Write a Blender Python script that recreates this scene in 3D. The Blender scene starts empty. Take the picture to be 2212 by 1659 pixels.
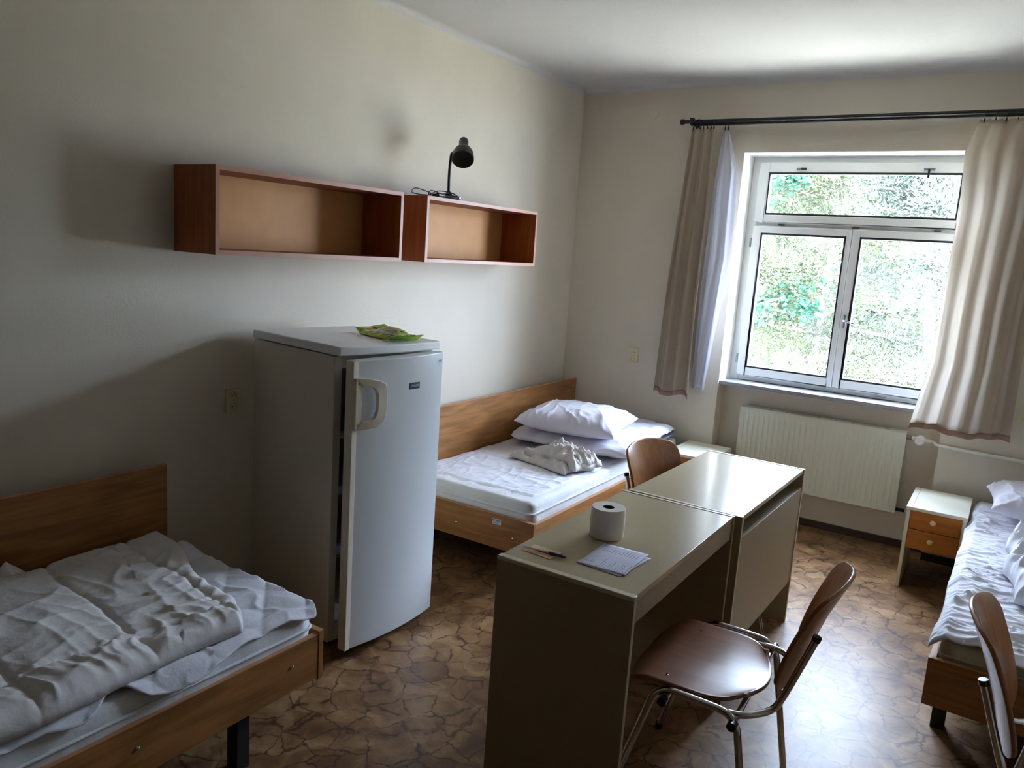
import bpy, bmesh, math, random
from math import sin, cos, pi, radians, sqrt, atan2
from mathutils import Vector, Matrix, noise

SC = bpy.context.scene
COL = SC.collection

# ------------------------------------------------------------------ camera
FPX = 1682.64
R0 = (0.8378479879931388, 0.5418236339650672, 0.06661755543952384)
R1 = (0.14682345242320916, -0.10612396658809575, -0.9834533936766595)
R2 = (-0.5257885723695207, 0.8337654666586388, -0.1684681684269274)
cam_d = bpy.data.cameras.new('camera')
cam_d.sensor_fit = 'HORIZONTAL'
cam_d.sensor_width = 36.0
cam_d.lens = FPX / 2212 * 36.0
cam_d.clip_start = 0.05
cam_d.clip_end = 300
cam = bpy.data.objects.new('camera', cam_d)
COL.objects.link(cam)
cam.matrix_world = Matrix(((R0[0], -R1[0], -R2[0], 2.78),
                           (R0[1], -R1[1], -R2[1], -5.12),
                           (R0[2], -R1[2], -R2[2], 1.66),
                           (0, 0, 0, 1)))
SC.camera = cam

# ------------------------------------------------------------------ light
SC.view_settings.view_transform = 'Standard'
SC.view_settings.look = 'None'
SC.view_settings.gamma = 1.0
SC.view_settings.exposure = 1.12
SC.view_settings.use_curve_mapping = False
try:
    SC.cycles.use_denoising = True
    SC.cycles.denoiser = 'OPENIMAGEDENOISE'
    SC.cycles.sample_clamp_indirect = 8.0
    SC.cycles.max_bounces = 10
    SC.cycles.diffuse_bounces = 5
    SC.cycles.transparent_max_bounces = 16
    SC.cycles.caustics_reflective = False
    SC.cycles.caustics_refractive = False
except Exception:
    pass
world = bpy.data.worlds.new('sky')
SC.world = world
world.use_nodes = True
wb = world.node_tree.nodes['Background']
wb.inputs[0].default_value = (0.63, 0.75, 1.0, 1)
wb.inputs[1].default_value = 30.0
sun_d = bpy.data.lights.new('sun', 'SUN')
sun_d.energy = 30.0
sun_d.color = (1.0, 0.95, 0.82)
sun_d.angle = radians(0.6)
sun = bpy.data.objects.new('sun', sun_d)
sun.rotation_euler = Vector((-0.48, 0.13, -0.87)).to_track_quat('-Z', 'Y').to_euler()
COL.objects.link(sun)
por_d = bpy.data.lights.new('window_portal', 'AREA')
por_d.shape = 'RECTANGLE'
por_d.size = 1.36
por_d.size_y = 1.52
por_d.cycles.is_portal = True
por = bpy.data.objects.new('window_portal', por_d)
por.location = (1.858, 0.30, 1.63)
por.rotation_euler = (radians(-90), 0, 0)
COL.objects.link(por)

# ------------------------------------------------------------------ helpers
def lin(c):
    return tuple((v / 12.92 if v <= 0.04045 else ((v + 0.055) / 1.055) ** 2.4) for v in [x / 255 for x in c])

def nz(x, y, z=0.0):
    return noise.noise(Vector((x, y, z)))

def ridge(x, y, z=0.0, k=3.0):
    return max(0.0, 1 - abs(nz(x, y, z)) * 2.2) ** k

class M:
    """mesh builder"""
    def __init__(s):
        s.v = []; s.f = []; s.mi = []; s.cur = 0
    def add(s, vs, fs):
        o = len(s.v)
        s.v += [tuple(p) for p in vs]
        s.f += [tuple(i + o for i in f) for f in fs]
        s.mi += [s.cur] * len(fs)
        return s
    def mat(s, i):
        s.cur = i; return s
    def box(s, x0, y0, z0, x1, y1, z1):
        vs = [(x0, y0, z0), (x1, y0, z0), (x1, y1, z0), (x0, y1, z0), (x0, y0, z1), (x1, y0, z1), (x1, y1, z1), (x0, y1, z1)]
        return s.add(vs, [(0, 3, 2, 1), (4, 5, 6, 7), (0, 1, 5, 4), (1, 2, 6, 5), (2, 3, 7, 6), (3, 0, 4, 7)])
    def tube(s, pts, r, n=10, caps=True, closed=False):
        pts = [Vector(p) for p in pts]
        N = len(pts); rings = []
        up = None
        for i, p in enumerate(pts):
            if closed:
                t = (pts[(i + 1) % N] - pts[i - 1])
            else:
                t = pts[min(i + 1, N - 1)] - pts[max(i - 1, 0)]
            t.normalize()
            if up is None:
                up = Vector((0, 0, 1)) if abs(t.z) < 0.9 else Vector((1, 0, 0))
            a = (up - t * up.dot(t))
            if a.length < 1e-6: a = t.orthogonal()
            a.normalize(); up = a
            b = t.cross(a)
            rr = r[i] if isinstance(r, (list, tuple)) else r
            rings.append([p + (a * cos(2 * pi * k / n) + b * sin(2 * pi * k / n)) * rr for k in range(n)])
        vs = [q for ring in rings for q in ring]
        fs = []
        M_ = N if closed else N - 1
        for i in range(M_):
            for k in range(n):
                j = (i + 1) % N
                fs.append((i * n + k, i * n + (k + 1) % n, j * n + (k + 1) % n, j * n + k))
        if caps and not closed:
            fs.append(tuple(reversed(range(n))))
            fs.append(tuple((N - 1) * n + k for k in range(n)))
        return s.add(vs, fs)
    def lathe(s, prof, c=(0, 0, 0), ax='z', n=32):
        """prof: list of (radius, height)"""
        vs = []; fs = []
        for r, h in prof:
            for k in range(n):
                a = 2 * pi * k / n
                if ax == 'z': p = (r * cos(a), r * sin(a), h)
                elif ax == 'y': p = (r * cos(a), h, r * sin(a))
                else: p = (h, r * cos(a), r * sin(a))
                vs.append((p[0] + c[0], p[1] + c[1], p[2] + c[2]))
        for i in range(len(prof) - 1):
            for k in range(n):
                fs.append((i * n + k, i * n + (k + 1) % n, (i + 1) * n + (k + 1) % n, (i + 1) * n + k))
        return s.add(vs, fs)
    def grid(s, fn, nu, nv, wrapu=False):
        vs = [fn(i / nu, j / nv) for j in range(nv + 1) for i in range(nu + 1)]
        w = nu + 1
        fs = [(j * w + i, j * w + i + 1, (j + 1) * w + i + 1, (j + 1) * w + i) for j in range(nv) for i in range(nu)]
        return s.add(vs, fs)
    def prism(s, poly, axis, a, b):
        """extrude a 2D polygon along axis from a to b"""
        def P(p, h):
            if axis == 'z': return (p[0], p[1], h)
            if axis == 'y': return (p[0], h, p[1])
            return (h, p[0], p[1])
        n = len(poly)
        vs = [P(p, a) for p in poly] + [P(p, b) for p in poly]
        fs = [tuple(reversed(range(n))), tuple(range(n, 2 * n))] + [(i, (i + 1) % n, n + (i + 1) % n, n + i) for i in range(n)]
        return s.add(vs, fs)
    def build(s, name, mat, parent=None, bevel=0.0, smooth=True, seg=2, solid=0.0, loc=None, fix=True, ang=35):
        me = bpy.data.meshes.new(name)
        me.from_pydata(s.v, [], s.f)
        mats = mat if isinstance(mat, (list, tuple)) else [mat]
        for m in mats: me.materials.append(m)
        if len(mats) > 1:
            for p, i in zip(me.polygons, s.mi): p.material_index = i
        if fix:
            bm = bmesh.new(); bm.from_mesh(me)
            bmesh.ops.remove_doubles(bm, verts=bm.verts, dist=1e-6)
            bmesh.ops.recalc_face_normals(bm, faces=bm.faces)
            bm.to_mesh(me); bm.free()
        if smooth:
            me.polygons.foreach_set('use_smooth', [True] * len(me.polygons))
            me.set_sharp_from_angle(angle=radians(ang))
        me.update()
        o = bpy.data.objects.new(name, me)
        COL.objects.link(o)
        if parent is not None: o.parent = parent
        if loc: o.location = loc
        if solid:
            md = o.modifiers.new('solid', 'SOLIDIFY'); md.thickness = solid; md.offset = 0
        if bevel:
            md = o.modifiers.new('bevel', 'BEVEL'); md.width = bevel; md.segments = seg; md.limit_method = 'ANGLE'; md.angle_limit = radians(40)
        return o

def tag(o, label=None, cat=None, group=None, kind=None):
    if label: o['label'] = label
    if cat: o['category'] = cat
    if group: o['group'] = group
    if kind: o['kind'] = kind
    return o

def thing(name, label, cat, loc=(0, 0, 0), rz=0.0, group=None):
    o = bpy.data.objects.new(name, None)
    COL.objects.link(o)
    o.location = loc; o.rotation_euler = (0, 0, rz); o.empty_display_size = 0.1
    return tag(o, label, cat, group)

def copy_tree(o, parent=None):
    c = o.copy(); COL.objects.link(c)
    if parent is not None: c.parent = parent
    for ch in [x for x in list(bpy.data.objects) if x.parent == o]:
        copy_tree(ch, c)
    return c

def txt(body, size, mat, parent, loc, rot, name='lettering', ext=0.0003, bold=0.0):
    cu = bpy.data.curves.new(name, 'FONT')
    cu.body = body; cu.size = size; cu.extrude = ext; cu.offset = bold
    cu.align_x = 'CENTER'; cu.align_y = 'CENTER'
    cu.materials.append(mat)
    tmp = bpy.data.objects.new('tmp', cu)
    me = bpy.data.meshes.new_from_object(tmp)
    bpy.data.objects.remove(tmp)
    t = bpy.data.objects.new(name, me)
    COL.objects.link(t); t.location = loc; t.rotation_euler = rot; t.parent = parent
    return t

# ------------------------------------------------------------------ materials
def mat(name, col, rough=0.5, metal=0.0, spec=0.5, bump=0.0, bscale=60.0, var=0.0, vscale=6.0, coat=0.0, trans=0.0, detail=4.0, tcol=None):
    m = bpy.data.materials.new(name); m.use_nodes = True
    nt = m.node_tree; N = nt.nodes; L = nt.links
    b = N['Principled BSDF']
    c = lin(col)
    b.inputs['Base Color'].default_value = (*c, 1)
    b.inputs['Roughness'].default_value = rough
    b.inputs['Metallic'].default_value = metal
    b.inputs['Specular IOR Level'].default_value = spec
    if coat: b.inputs['Coat Weight'].default_value = coat; b.inputs['Coat Roughness'].default_value = 0.15
    tc = N.new('ShaderNodeTexCoord')
    if var:
        n = N.new('ShaderNodeTexNoise'); n.inputs['Scale'].default_value = vscale; n.inputs['Detail'].default_value = 5
        r = N.new('ShaderNodeValToRGB')
        r.color_ramp.elements[0].position = 0.3; r.color_ramp.elements[1].position = 0.7
        r.color_ramp.elements[0].color = (*[v * (1 - var) for v in c], 1)
        r.color_ramp.elements[1].color = (*[min(1, v * (1 + var)) for v in c], 1)
        L.new(tc.outputs['Object'], n.inputs['Vector']); L.new(n.outputs['Fac'], r.inputs[0]); L.new(r.outputs[0], b.inputs['Base Color'])
    if bump:
        n = N.new('ShaderNodeTexNoise'); n.inputs['Scale'].default_value = bscale; n.inputs['Detail'].default_value = detail
        bp = N.new('ShaderNodeBump'); bp.inputs['Strength'].default_value = bump; bp.inputs['Distance'].default_value = 0.01
        L.new(tc.outputs['Object'], n.inputs['Vector']); L.new(n.outputs['Fac'], bp.inputs['Height']); L.new(bp.outputs[0], b.inputs['Normal'])
    if trans:
        t = N.new('ShaderNodeBsdfTranslucent'); t.inputs[0].default_value = (*(lin(tcol) if tcol else c), 1)
        mx = N.new('ShaderNodeMixShader'); mx.inputs[0].default_value = trans
        out = N['Material Output']
        L.new(b.outputs[0], mx.inputs[1]); L.new(t.outputs[0], mx.inputs[2]); L.new(mx.outputs[0], out.inputs[0])
    return m

def wood(name, c1, c2, axis='y', rough=0.4, scale=1.0, rings=0.6, spec=0.4):
    """veneer: long streaks along one axis with a few cathedral rings"""
    m = bpy.data.materials.new(name); m.use_nodes = True
    nt = m.node_tree; N = nt.nodes; L = nt.links; b = N['Principled BSDF']
    tc = N.new('ShaderNodeTexCoord')
    mp = N.new('ShaderNodeMapping')
    s = {'x': (1.0, 14, 14), 'y': (14, 1.0, 14), 'z': (14, 14, 1.0)}[axis]
    mp.inputs['Scale'].default_value = [v * scale for v in s]
    L.new(tc.outputs['Object'], mp.inputs[0])
    n = N.new('ShaderNodeTexNoise'); n.inputs['Scale'].default_value = 3; n.inputs['Detail'].default_value = 8; n.inputs['Roughness'].default_value = 0.65; n.inputs['Distortion'].default_value = 0.4
    L.new(mp.outputs[0], n.inputs['Vector'])
    mp2 = N.new('ShaderNodeMapping'); s2 = {'x': (0.7, 5, 5), 'y': (5, 0.7, 5), 'z': (5, 5, 0.7)}[axis]
    mp2.inputs['Scale'].default_value = [v * scale for v in s2]; L.new(tc.outputs['Object'], mp2.inputs[0])
    n2 = N.new('ShaderNodeTexNoise'); n2.inputs['Scale'].default_value = 1.4; n2.inputs['Detail'].default_value = 2
    L.new(mp2.outputs[0], n2.inputs['Vector'])
    mu = N.new('ShaderNodeMath'); mu.operation = 'MULTIPLY'; mu.inputs[1].default_value = 42
    L.new(n2.outputs['Fac'], mu.inputs[0])
    si = N.new('ShaderNodeMath'); si.operation = 'SINE'; L.new(mu.outputs[0], si.inputs[0])
    mr = N.new('ShaderNodeMath'); mr.operation = 'MULTIPLY_ADD'; mr.inputs[1].default_value = 0.11 * rings; L.new(si.outputs[0], mr.inputs[0]); L.new(n.outputs['Fac'], mr.inputs[2])
    r = N.new('ShaderNodeValToRGB'); r.color_ramp.elements[0].position = 0.32; r.color_ramp.elements[1].position = 0.68
    r.color_ramp.elements[0].color = (*lin(c2), 1); r.color_ramp.elements[1].color = (*lin(c1), 1)
    L.new(mr.outputs[0], r.inputs[0]); L.new(r.outputs[0], b.inputs['Base Color'])
    b.inputs['Roughness'].default_value = rough; b.inputs['Specular IOR Level'].default_value = spec
    bp = N.new('ShaderNodeBump'); bp.inputs['Strength'].default_value = 0.08; bp.inputs['Distance'].default_value = 0.002
    L.new(n.outputs['Fac'], bp.inputs['Height']); L.new(bp.outputs[0], b.inputs['Normal'])
    return m

WALL = mat('wall_paint', (217, 208, 192), 0.9, spec=0.2, bump=0.08, bscale=90, var=0.03, vscale=3)
REARW = mat('rear_wall_dim_bounce', (132, 102, 68), 0.8)  # unseen wall, tone chosen dark and warm to cut and tint bounce light
CEIL = mat('ceiling_paint', (208, 206, 204), 0.9, spec=0.2, bump=0.15, bscale=70)
WHITE_P = mat('window_white', (226, 226, 222), 0.35, spec=0.5, var=0.02)
GASKET = mat('black_gasket', (28, 28, 30), 0.6)
METAL = mat('galvanised_metal', (150, 150, 150), 0.35, metal=1.0)
CHROME = mat('chrome', (215, 215, 218), 0.08, metal=1.0)
BLACKP = mat('black_plastic', (16, 16, 17), 0.32, spec=0.5)
BLACKM = mat('black_rod_metal', (22, 21, 22), 0.4, spec=0.5)
STONE = mat('terrazzo_sill', (150, 152, 158), 0.18, var=0.22, vscale=160, spec=0.6)
RADM = mat('radiator_enamel', (216, 217, 202), 0.35)
BASEB = mat('baseboard_brown', (62, 44, 40), 0.45)
PLATE = mat('ivory_plastic', (216, 208, 168), 0.35)
DARK = mat('socket_dark', (30, 26, 20), 0.5)
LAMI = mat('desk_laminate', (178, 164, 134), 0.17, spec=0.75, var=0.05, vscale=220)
LAMI2 = mat('desk_laminate_shaded', (156, 140, 110), 0.42, spec=0.4, var=0.05, vscale=220)  # darker copy of the desk laminate, shade toned into the side panels
TRIMW = mat('desk_edge_strip', (196, 184, 158), 0.4)
EDGED = mat('desk_dark_edge', (60, 52, 42), 0.5)
NSW = mat('nightstand_white', (228, 226, 208), 0.4)
KNOB = mat('knob_cream', (214, 196, 160), 0.35)
NSD = wood('nightstand_drawer_wood', (186, 122, 54), (166, 100, 42), 'x', 0.45, rings=0.2)
FRW = mat('fridge_enamel', (212, 216, 219), 0.30, spec=0.5, bump=0.04, bscale=300)
FRP = mat('fridge_plastic', (216, 208, 190), 0.35, spec=0.5)
FRI = mat('fridge_liner', (150, 152, 150), 0.5)
FRG = mat('fridge_seal_grey', (70, 72, 74), 0.6)
BADGE = mat('badge_navy', (30, 42, 64), 0.3)
SILV = mat('badge_silver', (190, 196, 204), 0.3, metal=0.6)
INK = mat('printed_ink', (40, 40, 58), 0.6)
STICK = mat('sticker_paper', (205, 212, 222), 0.6)
BEDW = wood('bed_oak_laminate', (168, 116, 66), (132, 88, 46), 'y', 0.42, rings=0.75)
BEDWX = wood('bed_oak_laminate_cross', (168, 116, 66), (132, 88, 46), 'x', 0.42, rings=0.5)
BEDEDGE = mat('bed_edge_band', (180, 128, 90), 0.4)
LEGB = mat('bed_leg_black', (26, 25, 28), 0.5)
SHW = wood('shelf_cherry_side', (172, 98, 52), (148, 78, 40), 'z', 0.5, rings=0.3)
SHE = mat('shelf_edge_band', (178, 124, 98), 0.45, var=0.05)
SHT = wood('shelf_cherry_board', (150, 80, 46), (128, 62, 34), 'y', 0.5, rings=0.3)
SHB = mat('shelf_back_hardboard', (198, 140, 78), 0.6, var=0.05, vscale=10)
PLY = wood('chair_beech_ply', (160, 112, 84), (134, 88, 62), 'y', 0.28, scale=0.8, rings=0.15, spec=0.6)
PLYV = wood('chair_beech_back', (170, 114, 72), (146, 92, 54), 'z', 0.25, scale=0.8, rings=0.15, spec=0.6)
PLYE = mat('ply_edge', (150, 108, 74), 0.4)
LINEN = mat('white_linen', (224, 224, 232), 0.85, spec=0.15, bump=0.3, bscale=26, detail=6, trans=0.06)
LINENW = mat('warm_linen', (224, 221, 220), 0.85, spec=0.15, bump=0.3, bscale=30, trans=0.06)
PILL = mat('pillow_cotton', (222, 220, 232), 0.85, spec=0.15, bump=0.22, bscale=18, detail=6, trans=0.05)
QUILT = mat('mattress_ticking', (222, 224, 226), 0.85, spec=0.15, bump=0.25, bscale=40, trans=0.04)
MATY = mat('mattress_cover_beige', (196, 186, 158), 0.85, spec=0.1, bump=0.2, bscale=30)
BLANK = mat('blanket_greige', (206, 200, 196), 0.95, spec=0.1, bump=0.4, bscale=120, var=0.06, vscale=5)
PAPER = mat('paper_sheet', (205, 205, 226), 0.7, var=0.02)
CARD = mat('orange_slip', (216, 176, 138), 0.6, var=0.05, vscale=30)
ROLL = mat('tissue_paper', (236, 230, 220), 0.95, spec=0.1, bump=0.12, bscale=60, var=0.02)
ROLLC = mat('roll_core_cardboard', (92, 78, 62), 0.9)
PENB = mat('pen_navy', (20, 20, 56), 0.3)
CURT = mat('curtain_beige', (180, 166, 148), 0.9, spec=0.1, bump=0.2, bscale=200, var=0.04, trans=0.38, tcol=(238, 232, 224))
HEM = mat('curtain_hem', (164, 134, 122), 0.9, spec=0.1, trans=0.12)
SHEER = mat('sheer_white', (225, 225, 232), 0.9, spec=0.1, trans=0.4)
WHITEC = mat('radiator_pipe_white', (232, 230, 224), 0.3)
TRUNK = mat('bark', (120, 108, 100), 0.9, bump=0.6, bscale=12, var=0.25)
GROUND_PALE = mat('pale_bounce_ground', (184, 178, 162), 0.9, var=0.2, vscale=1)  # ground outside, pale tone invented to reflect light up to the ceiling

def clear_plastic(name, col, a):
    m = bpy.data.materials.new(name); m.use_nodes = True; nt = m.node_tree; N = nt.nodes; L = nt.links
    b = N['Principled BSDF']; b.inputs['Base Color'].default_value = (*lin(col), 1); b.inputs['Roughness'].default_value = 0.1
    t = N.new('ShaderNodeBsdfTransparent'); mx = N.new('ShaderNodeMixShader'); mx.inputs[0].default_value = a
    L.new(t.outputs[0], mx.inputs[1]); L.new(b.outputs[0], mx.inputs[2]); L.new(mx.outputs[0], N['Material Output'].inputs[0])
    return m
CLEARP = clear_plastic('clear_pen_barrel', (210, 212, 220), 0.45)
FILM = clear_plastic('clear_green_film', (160, 200, 150), 0.45)

def glass_mat():
    m = bpy.data.materials.new('window_glass'); m.use_nodes = True; nt = m.node_tree; N = nt.nodes; L = nt.links
    N.remove(N['Principled BSDF'])
    t = N.new('ShaderNodeBsdfTransparent'); t.inputs[0].default_value = (0.96, 0.98, 0.97, 1)
    g = N.new('ShaderNodeBsdfGlossy'); g.inputs['Roughness'].default_value = 0.0
    fr = N.new('ShaderNodeFresnel'); fr.inputs[0].default_value = 1.45
    mx = N.new('ShaderNodeMixShader')
    ge = N.new('ShaderNodeNewGeometry')
    inv = N.new('ShaderNodeMath'); inv.operation = 'SUBTRACT'; inv.inputs[0].default_value = 1.0; L.new(ge.outputs['Backfacing'], inv.inputs[1])
    ml = N.new('ShaderNodeMath'); ml.operation = 'MULTIPLY'; L.new(fr.outputs[0], ml.inputs[0]); L.new(inv.outputs[0], ml.inputs[1])
    L.new(ml.outputs[0], mx.inputs[0]); L.new(t.outputs[0], mx.inputs[1]); L.new(g.outputs[0], mx.inputs[2]); L.new(mx.outputs[0], N['Material Output'].inputs[0])
    return m
GLASS = glass_mat()

def floor_mat():
    m = bpy.data.materials.new('crackle_linoleum'); m.use_nodes = True; nt = m.node_tree; N = nt.nodes; L = nt.links; b = N['Principled BSDF']
    tc = N.new('ShaderNodeTexCoord')
    w = N.new('ShaderNodeTexNoise'); w.inputs['Scale'].default_value = 9; w.inputs['Detail'].default_value = 5; w.inputs['Roughness'].default_value = 0.6
    L.new(tc.outputs['Object'], w.inputs['Vector'])
    ma = N.new('ShaderNodeVectorMath'); ma.operation = 'MULTIPLY_ADD'; ma.inputs[1].default_value = (0.11, 0.11, 0)
    L.new(w.outputs['Color'], ma.inputs[0]); L.new(tc.outputs['Object'], ma.inputs[2])
    v = N.new('ShaderNodeTexVoronoi'); v.feature = 'DISTANCE_TO_EDGE'; v.inputs['Scale'].default_value = 9.0
    L.new(ma.outputs[0], v.inputs['Vector'])
    r = N.new('ShaderNodeValToRGB'); r.color_ramp.elements[0].position = 0.0; r.color_ramp.elements[1].position = 0.05
    r.color_ramp.elements[0].color = (1, 1, 1, 1); r.color_ramp.elements[1].color = (0, 0, 0, 1)
    L.new(v.outputs['Distance'], r.inputs[0])
    mk = N.new('ShaderNodeTexNoise'); mk.inputs['Scale'].default_value = 13; mk.inputs['Detail'].default_value = 3
    L.new(tc.outputs['Object'], mk.inputs['Vector'])
    mr = N.new('ShaderNodeMapRange'); mr.inputs[1].default_value = 0.36; mr.inputs[2].default_value = 0.52
    L.new(mk.outputs['Fac'], mr.inputs[0])
    mm = N.new('ShaderNodeMath'); mm.operation = 'MULTIPLY'; L.new(r.outputs[0], mm.inputs[0]); L.new(mr.outputs[0], mm.inputs[1])
    mo = N.new('ShaderNodeTexNoise'); mo.inputs['Scale'].default_value = 7; mo.inputs['Detail'].default_value = 7; mo.inputs['Roughness'].default_value = 0.6; mo.inputs['Distortion'].default_value = 0.8
    L.new(ma.outputs[0], mo.inputs['Vector'])
    cr = N.new('ShaderNodeValToRGB')
    cr.color_ramp.elements[0].position = 0.34; cr.color_ramp.elements[0].color = (*lin((102, 70, 46)), 1)
    cr.color_ramp.elements[1].position = 0.66; cr.color_ramp.elements[1].color = (*lin((160, 126, 90)), 1)
    e = cr.color_ramp.elements.new(0.5); e.color = (*lin((130, 96, 62)), 1)
    L.new(mo.outputs['Fac'], cr.inputs[0])
    vc = N.new('ShaderNodeTexVoronoi'); vc.inputs['Scale'].default_value = 9.0; L.new(ma.outputs[0], vc.inputs['Vector'])
    hs = N.new('ShaderNodeMix'); hs.data_type = 'RGBA'; hs.blend_type = 'OVERLAY'; hs.inputs['Factor'].default_value = 0.14
    bw = N.new('ShaderNodeRGBToBW'); L.new(vc.outputs['Color'], bw.inputs[0])
    L.new(cr.outputs[0], hs.inputs['A']); L.new(bw.outputs[0], hs.inputs['B'])
    mx = N.new('ShaderNodeMix'); mx.data_type = 'RGBA'; L.new(mm.outputs[0], mx.inputs['Factor'])
    L.new(hs.outputs['Result'], mx.inputs['A']); mx.inputs['B'].default_value = (*lin((62, 38, 30)), 1)
    L.new(mx.outputs['Result'], b.inputs['Base Color'])
    b.inputs['Roughness'].default_value = 0.38; b.inputs['Specular IOR Level'].default_value = 0.28
    bp = N.new('ShaderNodeBump'); bp.inputs['Strength'].default_value = 0.12; bp.inputs['Distance'].default_value = 0.004
    L.new(mo.outputs['Fac'], bp.inputs['Height']); L.new(bp.outputs[0], b.inputs['Normal'])
    return m
FLOOR = floor_mat()

def wipes_mat():
    m = bpy.data.materials.new('green_printed_film'); m.use_nodes = True; nt = m.node_tree; N = nt.nodes; L = nt.links; b = N['Principled BSDF']
    tc = N.new('ShaderNodeTexCoord')
    v = N.new('ShaderNodeTexVoronoi'); v.inputs['Scale'].default_value = 42
    L.new(tc.outputs['Object'], v.inputs['Vector'])
    r = N.new('ShaderNodeValToRGB'); r.color_ramp.interpolation = 'CONSTANT'
    cols = [(0, (70, 110, 40)), (0.16, (186, 214, 62)), (0.5, (168, 204, 70)), (0.74, (216, 130, 70)), (0.78, (196, 220, 80)), (0.88, (236, 232, 190))]
    r.color_ramp.elements[0].position = 0; r.color_ramp.elements[0].color = (*lin(cols[0][1]), 1)
    r.color_ramp.elements[1].position = cols[1][0]; r.color_ramp.elements[1].color = (*lin(cols[1][1]), 1)
    for p, c in cols[2:]:
        e = r.color_ramp.elements.new(p); e.color = (*lin(c), 1)
    bw = N.new('ShaderNodeRGBToBW'); L.new(v.outputs['Color'], bw.inputs[0]); L.new(bw.outputs[0], r.inputs[0])
    L.new(r.outputs[0], b.inputs['Base Color']); b.inputs['Roughness'].default_value = 0.18
    return m
WIPES = wipes_mat()

def leaf_mat(name, c1, c2):
    m = bpy.data.materials.new(name); m.use_nodes = True; nt = m.node_tree; N = nt.nodes; L = nt.links; b = N['Principled BSDF']
    g = N.new('ShaderNodeNewGeometry')
    r = N.new('ShaderNodeValToRGB'); r.color_ramp.elements[0].color = (*lin(c1), 1); r.color_ramp.elements[1].color = (*lin(c2), 1)
    L.new(g.outputs['Random Per Island'], r.inputs[0]); L.new(r.outputs[0], b.inputs['Base Color'])
    b.inputs['Roughness'].default_value = 0.6
    t = N.new('ShaderNodeBsdfTranslucent'); L.new(r.outputs[0], t.inputs[0])
    mx = N.new('ShaderNodeMixShader'); mx.inputs[0].default_value = 0.3
    L.new(b.outputs[0], mx.inputs[1]); L.new(t.outputs[0], mx.inputs[2]); L.new(mx.outputs[0], N['Material Output'].inputs[0])
    return m

# ------------------------------------------------------------------ room shell
RX = 3.66      # right wall
RY = -6.9      # wall behind the camera
CH = 2.82      # ceiling height
def struct(o): return tag(o, kind='structure')
struct(M().box(-0.2, RY - 0.2, -0.2, RX + 0.2, 0.38, 0).build('floor', FLOOR, smooth=False))
def ceiling():
    m = M().box(-0.2, RY - 0.2, CH, RX + 0.2, 0.38, CH + 0.2)
    r = 0.035; n = 8
    pr = [(0, CH - r)] + [(r - r * cos(a), CH - r + r * sin(a)) for a in [pi / 2 * i / n for i in range(1, n)]] + [(r, CH), (-0.01, CH + .01)]
    m.prism([(p[0], p[1]) for p in pr], 'y', RY, 0.0)             # plaster cove over the left wall
    m.prism([(-p[0], p[1]) for p in pr], 'x', 0.0, RX)            # cove over the window wall
    return m
struct(ceiling().build('ceiling', CEIL, ang=50))
struct(M().box(-0.2, RY - 0.2, 0, 0, 0.38, CH).build('wall_left', WALL, smooth=False))
struct(M().box(RX, RY - 0.2, 0, RX + 0.2, 0.38, CH).build('wall_right', WALL, smooth=False))
struct(M().box(0, RY - 0.2, 0, RX, RY, CH).build('wall_rear', REARW, smooth=False))
NX0, NX1, NZ = 1.187, 2.529, 2.378
wb_ = M()
wb_.box(0, 0, 0, NX0, 0.38, CH).box(NX1, 0, 0, RX, 0.38, CH).box(NX0, 0, NZ, NX1, 0.38, CH).box(NX0, 0.14, 0, NX1, 0.38, 0.868)
struct(wb_.build('wall_back', WALL, smooth=False))
struct(M().box(NX0 + .001, 0.128, 0, NX1 - .001, 0.14, 0.046).build('baseboard_back', BASEB, smooth=False))
struct(M().box(0.0, -0.012, 0, NX0, 0, 0.046).build('baseboard_left_of_window', BASEB, smooth=False))
struct(M().box(NX1, -0.012, 0, RX, 0, 0.046).build('baseboard_right_of_window', BASEB, smooth=False))
struct(M().box(0.0, RY, 0, 0.012, -0.012, 0.046).build('baseboard_left', BASEB, smooth=False))
struct(M().box(RX - .012, RY, 0, RX, -0.012, 0.046).build('baseboard_right', BASEB, smooth=False))
# window sill board
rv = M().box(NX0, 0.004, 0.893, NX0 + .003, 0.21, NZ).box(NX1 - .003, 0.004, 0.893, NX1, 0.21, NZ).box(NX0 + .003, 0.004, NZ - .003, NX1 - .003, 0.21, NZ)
struct(rv.build('trim_2', mat('reveal_skylit_white', (240, 240, 238), 0.6), smooth=False))  # whiter than the wall: sky glare on the reveals put into the colour
struct(M().box(NX0 + 0.002, 0.015, 0.868, NX1 - 0.002, 0.235, 0.893).build('trim_1', STONE, bevel=0.003))
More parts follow.
